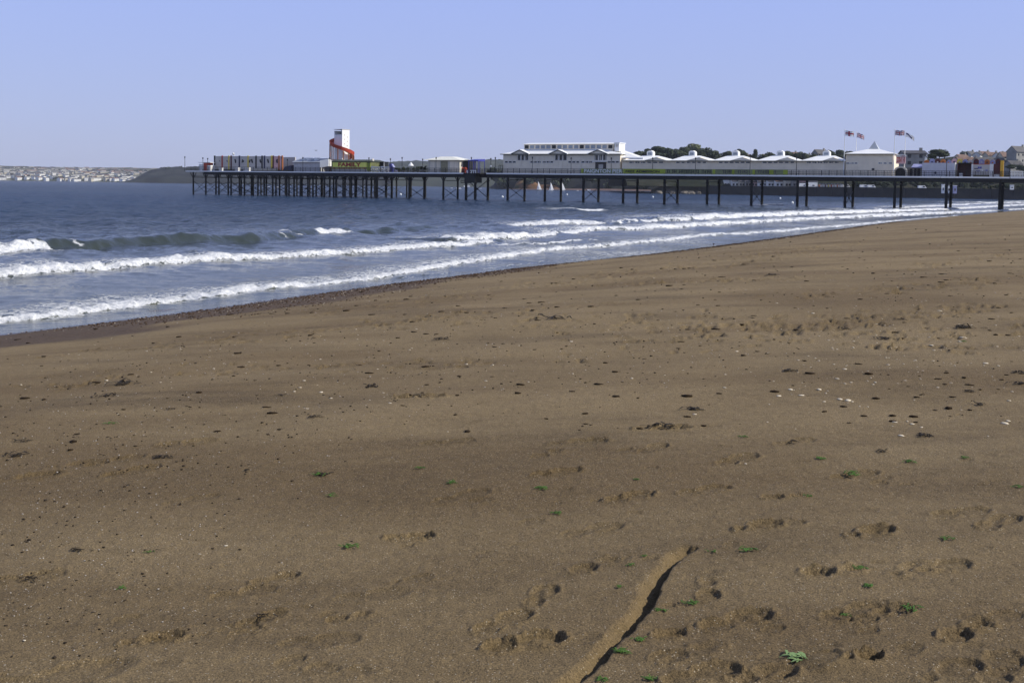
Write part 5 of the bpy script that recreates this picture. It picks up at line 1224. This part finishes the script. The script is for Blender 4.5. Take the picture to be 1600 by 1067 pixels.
# white and coloured fronts of the harbour, low along the wall
labs = ['white flat fronted harbour building', 'cream gabled harbour building', 'low grey harbour shed', 'pink harbour building', 'white gabled harbour cottage', 'narrow white harbour house']
hc = [hwhite, hcream, hgrey, mat('pink_render', (.45, .27, .24), .7, .1, .2), hwhite, hwhite]
x = 1052.; j = 0
where = ['over the rock slope', 'beside the slipway sails', 'second along from the rock slope', 'above the dark wall start', 'between two piles of the pier', 'near the moored boats']
while x < 1262:
    w = r.uniform(8, 15); Y = (wallY(x) if x > 1094 else 705) + 16; c = j % 6; wm = w * Y / F
    h = r.uniform(3.2, 5.2)
    o = house(x + w / 2, 292 - .0 * x + (x - 1050) * .008, Y, wm * .94, 7, h, r.uniform(.5, 1.8), 0, hc[c], r.choice([slate, tile, slate]), labs[c] + ' number %d along the sea wall' % j, False, 1)
    o['label'] = labs[c] + ' ' + ('at the rocky end of the harbour row', 'one in from the rocky end of the row', 'under the long dull green banner', 'below the arcade second cupola', 'between arcade second and third cupolas', 'under the patched railing banner', 'below the arcade third cupola', 'shoreward of the third cupola', 'between third and fourth cupolas', 'below the last railing banner', 'under the arcade fourth cupola', 'just past the fourth cupola', 'between fourth and fifth cupolas', 'seaward of the fifth cupola', 'below the fifth cupola', 'past the fifth cupola', 'towards the entrance hall', 'by the coloured huts', 'next to the coloured huts', 'last of the harbour row')[min(j, 19)]
    o['group'] = 'harbour row along the sea wall'; x += w + r.uniform(.3, 3); j += 1
hutc = [orange, cream, maroon, yellow, red, hcream]
for i in range(8):
    px = 1282 + i * 4.6; Y = wallY(px) + 7; b = B(px, 292, Y); b.z = 4.6; o = thing('beach_hut', ('orange', 'cream', 'maroon', 'yellow', 'red', 'buff', 'orange', 'cream')[i] + ' beach hut on the promenade, ' + ('first', 'second', 'third', 'fourth', 'fifth', 'sixth', 'seventh', 'eighth')[i] + ' after the white van', 'hut', b, 'beach huts on the promenade')
    m = MB(); w = 1.5; m.xbox(b, w, 2, 2.0); m.build('wall', hutc[i % 6], o)
    m = MB(); m.add([b + Vector(q) for q in ((-w/2 - .1, -1.1, 2.0), (w/2 + .1, -1.1, 2.0), (0, -1.1, 2.7), (-w/2 - .1, 1.1, 2.0), (w/2 + .1, 1.1, 2.0), (0, 1.1, 2.7))], [(0, 1, 2), (5, 4, 3), (0, 2, 5, 3), (1, 4, 5, 2), (0, 3, 4, 1)]); m.build('roof', slate, o)
    m = MB(); m.xbox(b + Vector((0, -1.03, .1)), .7, .04, 1.7); m.build('door', white, o)
def van(px, label, col, L=4.6, H=2.0):
    Y = wallY(px) + 4; b = B(px, 292, Y); b.z = 4.62; o = thing('parked_van', label, 'van', b, 'vans parked on the promenade')
    m = MB(); m.hexa([b + Vector(q) for q in ((-L/2, -.9, .4), (L/2, -.9, .4), (L/2, .9, .4), (-L/2, .9, .4))], [b + Vector(q) for q in ((-L/2 + .1, -.8, H), (L/2 - 1.2, -.8, H), (L/2 - 1.2, .8, H), (-L/2 + .1, .8, H))]); m.build('body', col, o)
    m = MB(); m.xbox(b + Vector((L * .12, -.9, 1.15)), 1.2, .12, .55); m.build('window', glassd, o)
    for s_ in (-1, 1): m = MB(); c = b + Vector((s_ * L * .32, -.8, .36)); m.tube(c, c + Vector((0, .25, 0)), .36, n=10); m.build('wheel', ink, o)
van(1255, 'white van on the promenade seaward of the huts', white, 5.5, 2.6); van(1268, 'larger white van closest to the coloured huts', white, 7, 3.0); van(1322, 'grey van after the last coloured hut', greyp); van(1350, 'white van under the entrance hall', white); van(1362, 'second white van under the entrance hall', white); van(1441, 'white van below the container', white)
# kiosks behind the pier's last piles
for px, w, h, lb, mt in ((1473.5, 3.2, 4.5, 'tall white sign panel on the sea wall between two piles', white), (1482.5, 3.5, 4, 'white round topped kiosk on the sea wall between piles', white), (1492, 4, 4, 'white and lilac kiosk on the sea wall beside a pile', lilac), (1581, 4, 2.2, 'small white kiosk in the shore garden', white)):
    Y = wallY(px) - 1.2; b = B(px, 292, Y); b.z = 2.6 if px < 1500 else 5; o = thing('wall_kiosk', lb, 'kiosk', b)
    m = MB(); m.xbox(b, w * Y / F * 1.4, .8, h); m.build('panel', mt, o); m = MB(); m.xbox(b + Vector((0, 0, h + .005)), w * Y / F * 1.6, 1.0, .3); m.build('cap', white, o)
    m = MB(); m.xbox(b + Vector((0, -.43, h * .35)), w * Y / F * .6, .04, h * .3); m.build('notice', slate, o)
    if px < 1500: m = MB(); m.xbox(b + Vector((0, 0, -3.4)), .5, .5, 3.39); m.build('support', stonew, o)
# rocks at the foot of the harbour
for j, (px, py, w) in enumerate(((1030, 297, 9), (1042, 298, 10), (1055, 299, 11), (1068, 300, 9), (1080, 300, 11), (1092, 300.5, 8), (1050, 296, 8), (1073, 297, 9), (1086, 297, 9))):
    Y = 690 + r.uniform(-10, 6); b = B(px, py, Y); m = MB(); m.sphere((b.x, b.y, 0.5), w * Y / F * .6, 9, 6, (1, .8, .55))
    m.v = [tuple(Vector(q) + Vector((r.uniform(-.4, .4), r.uniform(-.4, .4), r.uniform(-.35, .35)))) for q in m.v]
    tag(rebase(m.build('shore_rock', mat('shore_rock', (.16, .14, .11), .9, .3, .2))), 'rounded brown grey rock at the foot of the harbour', 'rock', 'rocks below the harbour')
hill('harbour_bank', [(1018, 296), (1035, 290), (1060, 287), (1094, 287), (1105, 290)], 702, 12, mat('bank_rubble', (.2, .18, .14), .9, .3, .15), .3, .1, n=40, seed=33)

# houses above the pier roofs
HL = [(1142, 249, 880, 13, 8, 6, 3, .6, hwhite, slate, 'white gabled house among trees above the third cupola'), (1160, 250, 860, 16, 8, 5, 3, .2, hcream, tile, 'cream house with brown roof above the arcade valley'),
      (1196, 250, 860, 12, 8, 5, 3, .8, hwhite, tile, 'white house half hidden by trees before the fourth cupola'), (1236, 249, 850, 15, 9, 6, 3.5, .3, hcream, tile, 'cream house with big brown roof past the fourth cupola'),
      (1262, 250, 850, 11, 8, 5, 3, .9, hwhite, slate, 'white house between fourth and fifth cupolas'), (1281, 249, 840, 15, 9, 8, 4, .5, hgrey, slate, 'grey steep roofed villa behind the fifth cupola'),
      (1308, 250, 830, 13, 8, 5, 3, .7, hwhite, slate, 'white house between fifth cupola and entrance hall'), (1318, 247, 850, 10, 8, 5, 3, .2, hwhite, tile, 'white house hidden behind the entrance hall corner'),
      (1502, 252, 760, 13, 8, 5, 3, .5, hcream, tile, 'cream house with brown roof right of the big pine'), (1516, 247, 800, 12, 8, 5, 3.5, .7, hwhite, slate, 'white gabled house on the hill above the dark booth'),
      (1528, 246, 790, 11, 7, 4.5, 2.6, .9, hwhite, slate, 'white house above the blue advert panel'), (1538, 245, 800, 12, 7, 4.5, 2.6, .4, hwhite, tile, 'second white house above the advert panel'),
      (1549, 248, 780, 15, 8, 5, 3, .3, hcream, tile, 'buff house with low brown roof above the white posts'), (1562, 249, 760, 12, 8, 5, 3, .6, hwhite, slate, 'white house above the dark red ride front'),
      (1574, 252, 730, 16, 9, 6, 4, .2, hcream, tile, 'cream villa with brown roof above the yellow post'), (1590, 252, 700, 17, 10, 10, 4.5, .5, hgrey, slate, 'tall grey stone villa with steep roof at the shore'),
      (1512, 255, 720, 22, 9, 4, 3, .1, hgrey, tile, 'long grey house with brown roof behind the ride panels'), (1545, 256, 700, 26, 9, 4, 3, .15, hcream, slate, 'long cream terrace behind the ride panels'), (1583, 263, 660, 12, 8, 5, 2.6, .3, hgrey, slate, 'grey lodge behind the yellow post')]
for a in HL: house(a[0], a[1] + 3.5, a[2], *[q * .72 for q in a[3:7]], *a[7:])
house(1425, 262, 420, 8.2, 9, 5.0, 1.1, -.12, hgrey, slate, 'dark roofed house with bright white gable behind the entrance arch')
o = pthing('white_gable', 'bright white gable wall beside the dark pine', 'wall', 1440, 1444, 12); b = B(1442, 258, 418); o.location = b
m = MB(); m.hexa([b + Vector(q) for q in ((-.5, -3, -4), (.9, -3, -4), (.9, 3, -4), (-.5, 3, -4))], [b + Vector(q) for q in ((-.5, -3, 3.2), (.4, -3, 2.6), (.4, 3, 2.6), (-.5, 3, 5.0))]); m.build('wall', hwhite, o)
m = MB(); m.hexa([b + Vector(q) for q in ((-.7, -3.2, 3.25), (.6, -3.2, 2.65), (.6, 3.2, 2.65), (-.7, 3.2, 5.05))], [b + Vector(q) for q in ((-.7, -3.2, 3.45), (.6, -3.2, 2.85), (.6, 3.2, 2.85), (-.7, 3.2, 5.25))]); m.build('coping', slate, o)

# trees
TR = [(1000, 234, 740, 22, 'pine', 'broad dark pine beside the pavilion lean-to roof'), (1012, 231, 760, 14, 'pine', 'dark pine behind the first cupola'), (1029, 227.3, 760, 26, 'pine', 'tallest dark pine past the first cupola'), (1044, 230.5, 770, 22, 'pine', 'dense dark pine between first and second cupolas'),
      (1058, 231.5, 770, 20, 'oak', 'dark green tree just before the second cupola'), (1069, 229, 780, 18, 'oak', 'green tree seaward of the bare pale tree'), (1082, 224.5, 790, 20, 'pale', 'pale thin leaved tree above the second cupola'), (1094, 232, 770, 18, 'oak', 'green tree shoreward of the second cupola'),
      (1106, 230.5, 770, 18, 'oak', 'rounded green tree past the second cupola'), (1118, 235, 760, 18, 'oak', 'lower green tree sloping down to the roof valley'), (1134, 236, 770, 16, 'oak', 'dark tree before the third cupola'), (1156, 231.5, 770, 15, 'oak', 'upright dark green tree behind the third cupola'),
      (1163, 235, 780, 12, 'oak', 'small dark tree past the third cupola'), (1179, 238, 790, 8, 'cypress', 'narrow dark conifer beside a pointed white gable'), (1173, 242, 800, 12, 'oak', 'low dark tree shoreward of the third cupola'), (1190, 241, 800, 14, 'oak', 'low dark tree before the white house'), (1207, 238, 800, 16, 'oak', 'dark tree seaward of the fourth cupola'),
      (1230, 234.5, 800, 18, 'oak', 'brownish dark tree past the fourth cupola'), (1250, 236, 800, 16, 'oak', 'dark tree between fourth and fifth cupolas'), (1258, 238, 800, 14, 'oak', 'lower dark tree between fourth and fifth cupolas'), (1272, 239, 800, 12, 'oak', 'dark tree just before the fifth cupola'), (1301, 234.5, 800, 14, 'oak', 'dark tree past the fifth cupola'),
      (1313, 233, 810, 17, 'pine', 'dark pine closest to the entrance hall'), (1328, 235, 830, 14, 'pine', 'dark pine behind the first flagpole'), (1455, 240, 500, 14, 'pine', 'lower dark shoulder of the big pine clump'), (1468, 231.8, 500, 22, 'pine', 'big dark pine behind the ride panels'), (1476, 236, 505, 14, 'pine', 'dark pine on the shoreward side of the clump'),
      (1448, 246, 490, 10, 'oak', 'low dark tree beside the white gable'), (1500, 240, 780, 12, 'oak', 'rounded tree above the dark booth'), (1508, 236.5, 800, 14, 'oak', 'green tree on the hilltop above the dark booth'), (1567, 238, 760, 9, 'oak', 'small dark tree above the yellow post'), (1583, 231.5, 750, 16, 'pine', 'dark pine over the tall grey villa'), (1597, 232, 720, 18, 'pine', 'dark pine at the shoreward side of the grey villa'),
      (1578, 257, 600, 12, 'oak', 'green garden tree behind the white fence'), (1594, 258, 590, 14, 'pine', 'dark garden tree behind the white fence'), (1605, 262, 560, 14, 'oak', 'green bush at the shore end of the fence'), (1560, 288, 585, 12, 'oak', 'green bush on the wall under the pier end'), (1548, 289, 586, 9, 'oak', 'small bush on the wall under the pier end'), (1576, 287, 584, 14, 'oak', 'spreading bush on the wall shoreward of the last piles'), (1592, 288, 582, 14, 'oak', 'bush on the wall below the white fence'), (1536, 290, 587, 8, 'oak', 'smallest bush on the wall seaward of the last piles')]
for i in range(18):
    px = 1335 + i * 12.5 + rnd.uniform(-4, 4); TR.append((px, rnd.uniform(281, 286), wallY(px) + 13, rnd.uniform(12, 17), rnd.choice(['oak', 'pine']), 'dark hedge bush behind the promenade under the pier deck'))
for px, top, Y, w, kd, lb in TR:
    zb_ = B(px, top, Y).z - max(3.5, w * Y / F * .95)
    if Y > 600 and top < 270: zb_ = min(zb_, 18)
    tree(px, top, Y, zb_, w * (1.45 if top < 270 else 1.1), kd, lb, 'trees behind the pier' if top < 270 else 'bushes on the sea wall')

# ------------------------------------------------------------------ boats, buoys, gull
def dinghy(px, py, hpx, label, lean=.0, Y=None):
    b = G(px, py, 0); b.z = .02; H = hpx * b.y / F
    o = thing('sailing_dinghy', label, 'sailing boat', b, 'sailing dinghies beyond the pier')
    m = MB(); L = H * .5; n = 8
    for i in range(n):
        t0, t1 = i / n, (i + 1) / n
        w0, w1 = [L * .17 * math.sin(math.pi * (.12 + .88 * (1 - t))) ** .7 + .02 for t in (t0, t1)]
        x0, x1 = -L/2 + L * t0, -L/2 + L * t1
        m.hexa([b + Vector(q) for q in ((x0, -w0 * .6, -.15), (x1, -w1 * .6, -.15), (x1, w1 * .6, -.15), (x0, w0 * .6, -.15))], [b + Vector(q) for q in ((x0, -w0, .45), (x1, -w1, .45), (x1, w1, .45), (x0, w0, .45))])
    m.build('hull', dkhull if r.random() < .4 else hull, o)
    mx = L * .12; m = MB(); m.tube(b + Vector((mx, 0, .3)), b + Vector((mx + lean * H, .1, H)), .06, .04, 6); m.build('mast', greyp, o)
    m = MB(); f0 = [b + Vector((mx + lean * H * t, .05 - .25 * math.sin(t * 3), .7 + (H - .9) * t)) for t in np.linspace(0, 1, 7)]; f1 = [b + Vector((mx + lean * H * t + L * .62 * (1 - t) ** .8 + .03, .5 * (1 - t), .75 + (H - .95) * t)) for t in np.linspace(0, 1, 7)]
    m.add(f0 + f1, [(i, i + 1, 8 + i, 7 + i) for i in range(6)]); q = m.build('mainsail', sail, o); md = q.modifiers.new('t', 'SOLIDIFY'); md.thickness = .03
    m = MB(); m.add([b + Vector((mx - .1, 0, .7)), b + Vector((mx - L * .45, .1, .6)), b + Vector((mx - .1 + lean * H * .7, 0, H * .72))], [(0, 1, 2)]); q = m.build('jib', sail, o); md = q.modifiers.new('t', 'SOLIDIFY'); md.thickness = .03
for px, py, h, lb, ln in ((841, 298, 14.5, 'white sailed dinghy in front of the red cliff', -.1), (860, 298.8, 14, 'white sailed dinghy midway along the green shore', -.05), (878, 298.6, 15, 'white sailed dinghy beside the third pile past the cliff', -.12), (1068, 302, 9, 'small white sailed dinghy closest to the rocks', .1), (1079, 302, 18, 'tall white sailed dinghy at the harbour slip', .05), (1089, 302, 14, 'narrow white sailed dinghy by the dark sea wall', .06)): dinghy(px, py, h, lb, ln)
def motorboat(px, py, wpx, label):
    b = G(px, py, 0); b.z = -.1; L = wpx * b.y / F; o = thing('motor_boat', label, 'boat', b)
    m = MB(); m.hexa([b + Vector(q) for q in ((-L*.45, -L*.12, 0), (L*.4, -L*.12, 0), (L*.4, L*.12, 0), (-L*.45, L*.12, 0))], [b + Vector(q) for q in ((-L*.5, -L*.04, L*.2), (L*.42, -L*.14, L*.16), (L*.42, L*.14, L*.16), (-L*.5, L*.04, L*.2))]); m.build('hull', hull, o)
    m = MB(); m.xbox(b + Vector((L*.1, 0, L*.161)), L*.35, L*.18, L*.13); cb = m.build('cabin', white, o)
    m = MB(); m.xbox(b + Vector((L*.1, -L*.095, L*.2)), L*.28, .04, L*.05); m.build('window', glassd, o)
for px, py, w, lb in ((717, 295.5, 9, 'white motor boat anchored between two pier bents'), (706, 294.5, 4, 'small white boat beside the anchored motor boat'), (730, 292.5, 11, 'low white boat near the landing stage'), (751, 295, 4, 'small white boat beyond the landing bracing'), (433, 293.5, 6, 'small white boat seen through the pier head piles'), (420, 292.5, 4, 'tiny white boat seen through the pier head piles'),
                      (884, 296.5, 5, 'small white boat by the third sailing dinghy'), (903, 298.5, 4, 'little white boat off the dark headland'), (920, 298, 7, 'pair sized white boat between two pier bents'), (1002, 299.5, 4, 'tiny white boat off the low red shore')): motorboat(px, py, w, lb)
for px, py, lb in ((785, 309, 'white mooring buoy beside the first pavilion pile'), (1020, 309, 'white mooring buoy in open water past a pile pair'), (626, 305, 'white mooring buoy seaward of the cream kiosk'), (1238, 318.3, 'white buoy just beyond the breaking wave'), (1219, 311, 'small white buoy near the pier piles'), (886, 305, 'small white buoy shoreward of the dinghies')):
    b = G(px, py, 0); m = MB(); rr_ = .35; m.sphere((b.x, b.y, .18), rr_, 10, 7); m.tube((b.x, b.y, .4), (b.x, b.y, .62), .06, n=6); tag(rebase(m.build('mooring_buoy', white, smooth=True)), lb, 'buoy')
def gull(px, py, Y, s, label):
    c = B(px, py, Y); m = MB(); m.sphere(c, s * .2, 8, 6, (1.6, .7, .6)); 
    for k_ in (-1, 1):
        a = [c + Vector((-.1 * s, 0, .04 * s)), c + Vector((k_ * .45 * s, .1 * s, .22 * s)), c + Vector((k_ * .95 * s, .22 * s, .05 * s)), c + Vector((k_ * .45 * s, -.16 * s, .2 * s)), c + Vector((.0, -.2 * s, .04 * s))]
        m.add(a + [q + Vector((0, 0, -.03 * s)) for q in a], [(0, 1, 2, 3, 4), (9, 8, 7, 6, 5), (0, 5, 6, 1), (1, 6, 7, 2), (2, 7, 8, 3), (3, 8, 9, 4)])
    m.tube(c + Vector((.25 * s, 0, 0)), c + Vector((.45 * s, 0, .02 * s)), .08 * s, .12 * s, 5); tag(rebase(m.build('gull', gullw)), label, 'bird')
gull(493.5, 235.5, 210, .5, 'gull gliding above the grey shed roof')

# ------------------------------------------------------------------ what lies on the sand
def sand_z(x, y):
    z, s_ = sand_base(np.array([[x]]), np.array([[y]])); return float(z[0, 0])
def on_sand(px, py):
    z = 1.85
    for _ in range(6):
        q = G(px, py, z); z = sand_z(q.x, q.y)
    return Vector((q.x, q.y, z))
def clump(name, px, py, wpx, mt, seed, label, cat, group):
    b = on_sand(px, py); w = max(.03, wpx * b.y / F); rr_ = random.Random(seed); m = MB(); n = rr_.randint(12, 20)
    for i in range(n):
        a = rr_.uniform(0, 6.28); c = b + Vector((rr_.gauss(0, w * .25), rr_.gauss(0, w * .22), .003)); L = w * rr_.uniform(.25, .55); hw_ = L * rr_.uniform(.06, .15); d = Vector((math.cos(a), math.sin(a), 0)); nrm = Vector((-d.y, d.x, 0)); ks = 5; vs = []
        bend = rr_.uniform(-.6, .6); arch = rr_.uniform(.05, .3) * L
        for j in range(ks + 1):
            t = j / ks - .5; p = c + d * L * t + nrm * bend * L * t * t + Vector((0, 0, arch * (1 - 4 * t * t) * rr_.uniform(.6, 1) + .002)); ww = hw_ * (1 - (2 * abs(t)) ** 2 * .8) * rr_.uniform(.7, 1.2)
            vs += [p - nrm * ww + Vector((0, 0, rr_.uniform(0, .3) * hw_)), p + nrm * ww]
        m.add(vs, [(2 * j, 2 * j + 1, 2 * j + 3, 2 * j + 2) for j in range(ks)])
    o = rebase(m.build(name, mt)); md = o.modifiers.new('t', 'SOLIDIFY'); md.thickness = .0015; tag(o, label, cat, group); return o
GWS = .72
GW = [(175, 662, 24), (233, 863, 18), (190, 920, 22), (545, 855, 34), (657, 732, 22), (845, 763, 30), (705, 755, 26), (518, 775, 24), (995, 750, 14), (1078, 943, 34), (1000, 1000, 30), (970, 1020, 38), (968, 918, 16), (982, 883, 22), (1170, 860, 34), (1342, 888, 32), (1356, 916, 28), (1420, 951, 40),
      (1478, 843, 30), (1590, 761, 24), (1420, 722, 26), (1264, 776, 20), (1282, 717, 24), (1160, 683, 22), (870, 803, 24), (1332, 742, 40), (1006, 870, 16), (1112, 862, 20), (1030, 955, 26), (940, 1062, 26), (1014, 1062, 26), (1320, 962, 20), (500, 742, 28), (1508, 716, 20), (1505, 534, 14)]
def beside(px, py):
    """a neighbour one can find: the dragged line, the prints, the pools of shells"""
    return px, py
gl = ['long narrow tangle of green seaweed', 'small torn scrap of green seaweed', 'ragged green seaweed frond', 'bright green seaweed tuft', 'flattened green seaweed ribbon']
near_lab = {9: 'green seaweed tuft beside the upper half of the dragged line', 10: 'green seaweed tuft touching the dark edge of the dragged line', 11: 'long green seaweed scrap below the dragged line', 12: 'dark green seaweed speck left of the dragged line', 14: 'green seaweed scrap just past the tip of the dragged line', 17: 'bright green seaweed clump beside a broken shoe print', 3: 'long green seaweed frond lying alone on the smooth sand', 5: 'green seaweed scrap beside a deep heel mark', 29: 'green seaweed scrap at the open end of the dragged line'}
for i, (px, py, w) in enumerate(GW):
    if i in near_lab: clump('seaweed', px, py, w * GWS, weedm, 100 + i, near_lab[i], 'seaweed', 'green seaweed scraps on the sand')
    else: clump('seaweed', px, py, w * GWS, weedm, 100 + i, 'small green seaweed scrap away from the dragged line', 'seaweed', 'green seaweed scraps on the sand')
clump('seaweed', 1238, 1028, 48, weedp, 400, 'large pale green seaweed frond near the sandy mound', 'seaweed', None)
DW = [(505, 742, 26), (1030, 667, 50), (250, 715, 30), (190, 600, 60), (170, 618, 40), (33, 690, 26), (25, 712, 34), (385, 735, 10), (1450, 682, 34), (1380, 706, 24), (1240, 690, 18), (1590, 583, 26), (1592, 600, 30), (1530, 633, 30), (1515, 612, 22), (1230, 580, 30), (1405, 500, 24), (1500, 512, 46), (1085, 640, 40), (655, 618, 18), (490, 652, 22), (580, 604, 30), (1385, 530, 34), (870, 498, 50), (690, 530, 30), (440, 618, 16), (0, 636, 10), (265, 640, 18), (120, 860, 22), (45, 905, 26), (410, 963, 30), (1205, 430, 26), (1320, 515, 24)]
for i, (px, py, w) in enumerate(DW): clump('dry_weed', px, py, w * .9, weedd, 300 + i, 'thin dark strand of dried weed lying on the brown sand', 'weed', 'dark dried weed on the sand')
# shells one can pick out
shellm = mat('pale_shell', (.60, .52, .38), .8, .15, 20, spec=.1)
def stone(m, c, s_, rr_, flat=.5, n=6):
    k0 = len(m.v); a = rr_.uniform(0, 3.1); m.sphere((0, 0, 0), 1, n, 4); ca, sa = math.cos(a), math.sin(a); e1, e2 = s_ * rr_.uniform(.7, 1.3), s_ * rr_.uniform(.5, 1)
    for i in range(k0, len(m.v)):
        x, y, z = m.v[i]; j = 1 + rr_.uniform(-.15, .15); x *= e1 * j; y *= e2 * j; m.v[i] = (c[0] + x * ca - y * sa, c[1] + x * sa + y * ca, c[2] + z * s_ * flat)
SH = [(38, 1001, 9), (353, 853, 9), (312, 866, 7), (75, 910, 5), (1165, 725, 10), (1408, 681, 16), (1398, 660, 12), (1425, 663, 14), (1440, 668, 10), (1544, 682, 9), (1570, 662, 22), (1575, 658, 12), (1235, 609, 16), (1217, 619, 14), (1252, 618, 14), (1280, 609, 18), (1325, 626, 22), (1312, 624, 14), (1288, 628, 10), (1132, 606, 10), (1308, 592, 10), (1330, 598, 8), (1270, 490, 12), (1468, 486, 10), (1505, 528, 18), (1500, 534, 12), (1455, 540, 14), (1540, 568, 14), (1560, 572, 10), (1320, 577, 12), (1202, 632, 8), (1356, 636, 8), (475, 595, 10), (460, 612, 8), (502, 613, 12), (590, 577, 6), (893, 534, 8), (586, 512, 8)]
for i, (px, py, w) in enumerate(SH):
    b = on_sand(px, py); m = MB(); stone(m, (b.x, b.y, b.z + .003), w * b.y / F * .33, random.Random(i), .22, 7)
    tag(rebase(m.build('shell', shellm, smooth=True)), 'small pale broken shell lying on the brown sand', 'shell', 'pale shells on the sand')
# pebbles nobody could count
def scatter(name, n, fn, size, mt, label, flat=.55, seed=1):
    rr_ = random.Random(seed); P = []
    while len(P) < n:
        q = fn(rr_)
        if q: P.append(q)
    xs = np.array([[p[0] for p in P]]); ys = np.array([[p[1] for p in P]]); zs, ss = sand_base(xs, ys); base = []
    tpl = MB(); tpl.sphere((0, 0, 0), 1, 5, 3); tv = np.array(tpl.v); tf = []
    for f in tpl.f: tf += [f] if len(f) == 3 else [(f[0], f[1], f[2]), (f[0], f[2], f[3])]
    tf = np.array(tf); nv = len(tv); R_ = np.random.RandomState(seed)
    sc = np.array([size(rr_, p) for p in P]); a = R_.uniform(0, 6.28, n); e_ = R_.uniform(.5, 1.2, (n, 3)) * sc[:, None]; e_[:, 2] *= flat
    V = tv[None] * e_[:, None] * R_.uniform(.8, 1.2, (n, nv, 1)); ca, sa = np.cos(a)[:, None], np.sin(a)[:, None]
    X = V[..., 0] * ca - V[..., 1] * sa + xs[0][:, None]; Y = V[..., 0] * sa + V[..., 1] * ca + ys[0][:, None]; Z = V[..., 2] + zs[0][:, None] + e_[:, 2:3] * .3
    co = np.stack([X, Y, Z], -1).reshape(-1, 3); q = (tf[None] + (np.arange(n) * nv)[:, None, None]).reshape(-1, 3)
    o = raw_mesh(name, co, q, mt, {}, 'stuff'); tag(o, label, name.replace('_', ' '))
def anywhere(rr_):
    py = 335 + 740 * rr_.random() ** 1.0; px = rr_.uniform(-80, 1680); q = G(px, py, 1.6)
    return (q.x, q.y) if q.y < 160 else None
def patchy(rr_):
    q = anywhere(rr_)
    if not q: return None
    return q if float(fbm(np.array([q[0] * .25]), np.array([q[1] * .16]), 2, 300)[0]) > .05 + rr_.uniform(-.4, .4) else None
def along(rr_):
    t = rr_.random() ** .8; i = 3 + t * (len(WL) - 14); i0 = int(i); a = WL[i0] + (WL[i0 + 1] - WL[i0]) * (i - i0); d = WL[i0 + 1] - WL[i0]; d = d / np.hypot(*d); s_ = float(shw(a[1])) * min(1.15, abs(rr_.gauss(0, .55))) + .1
    return (a[0] + d[1] * s_, a[1] - d[0] * s_)
def grow(lo, hi): return lambda rr_, p: rr_.uniform(lo, hi) * (1 + p[1] / 26)
scatter('pale_pebbles', 1700, patchy, lambda rr_, p: rr_.uniform(.001, .0032) * (1 + p[1] / 6), mat('pale_grit', (.45, .40, .33), .6, .2, 30), 'pale pebbles and shell grit scattered over the sand', seed=5)
scatter('dark_pebbles', 1500, patchy, lambda rr_, p: rr_.uniform(.0015, .005) * (1 + p[1] / 5), mat('dark_pebble', (.04, .03, .02), .9, .3, 30, spec=.1), 'dark pebbles and weed crumbs scattered over the sand', seed=6)
def midfield(rr_):
    px, py = rr_.uniform(-60, 1660), 395 + 330 * rr_.random() ** 1.2
    if rr_.random() > .3 + .55 * max(0, min(1, (px - 200) / 1000)): return None
    q = G(px, py, 1.5); return (q.x, q.y) if float(sdist(np.array([q.x]), np.array([q.y]), WL)[0][0]) > 2 else None
scatter('weed_crumbs', 620, midfield, lambda rr_, p: (.006 + .03 * rr_.random() ** 3) * (1 + p[1] / 16), mat('weed_crumb', (.03, .02, .011), 1.0, .3, 30, spec=.05), 'dark weed crumbs and small clods scattered over the middle beach', .22, seed=15)
def shellfield(rr_):
    if rr_.random() < .6: px, py = rr_.gauss(1400, 130), rr_.gauss(590, 60)
    else: px, py = rr_.uniform(0, 1600), rr_.gauss(560, 60)
    q = G(px, py, 1.6); return (q.x, q.y) if 450 < py < 720 else None
scatter('shell_fragments', 260, shellfield, lambda rr_, p: rr_.uniform(.004, .013) * (1 + p[1] / 20), shellm, 'pale shell fragments gathered on the middle beach', .3, seed=16)
scatter('shingle_pebbles', 5200, along, grow(.006, .018), mat('red_brown_pebble', (.075, .046, .026), .9, .4, 12, spec=.1), 'red brown shingle along the water edge', seed=7)
scatter('shell_grit', 420, along, grow(.005, .011), shellm, 'white shell grit along the water edge', seed=8)

# ------------------------------------------------------------------ the air
hz, ht, hp_ = nodes('sea_haze'); ht.nodes.remove(hp_)
vol = ht.nodes.new('ShaderNodeVolumePrincipled'); vol.inputs['Color'].default_value = (.80, .86, 1.0, 1); vol.inputs['Density'].default_value = 6.5e-5; vol.inputs['Anisotropy'].default_value = 0.0
ht.links.new(vol.outputs[0], ht.nodes['Material Output'].inputs['Volume'])
m = MB(); m.hexa([(-26000, -120, -6), (26000, -120, -6), (26000, 10000, -6), (-26000, 10000, -6)], [(-26000, -120, 95), (26000, -120, 95), (26000, 10000, 95), (-26000, 10000, 95)])
tag(m.build('haze', hz), 'thin pale sea haze over the whole bay', 'haze', kind='stuff')
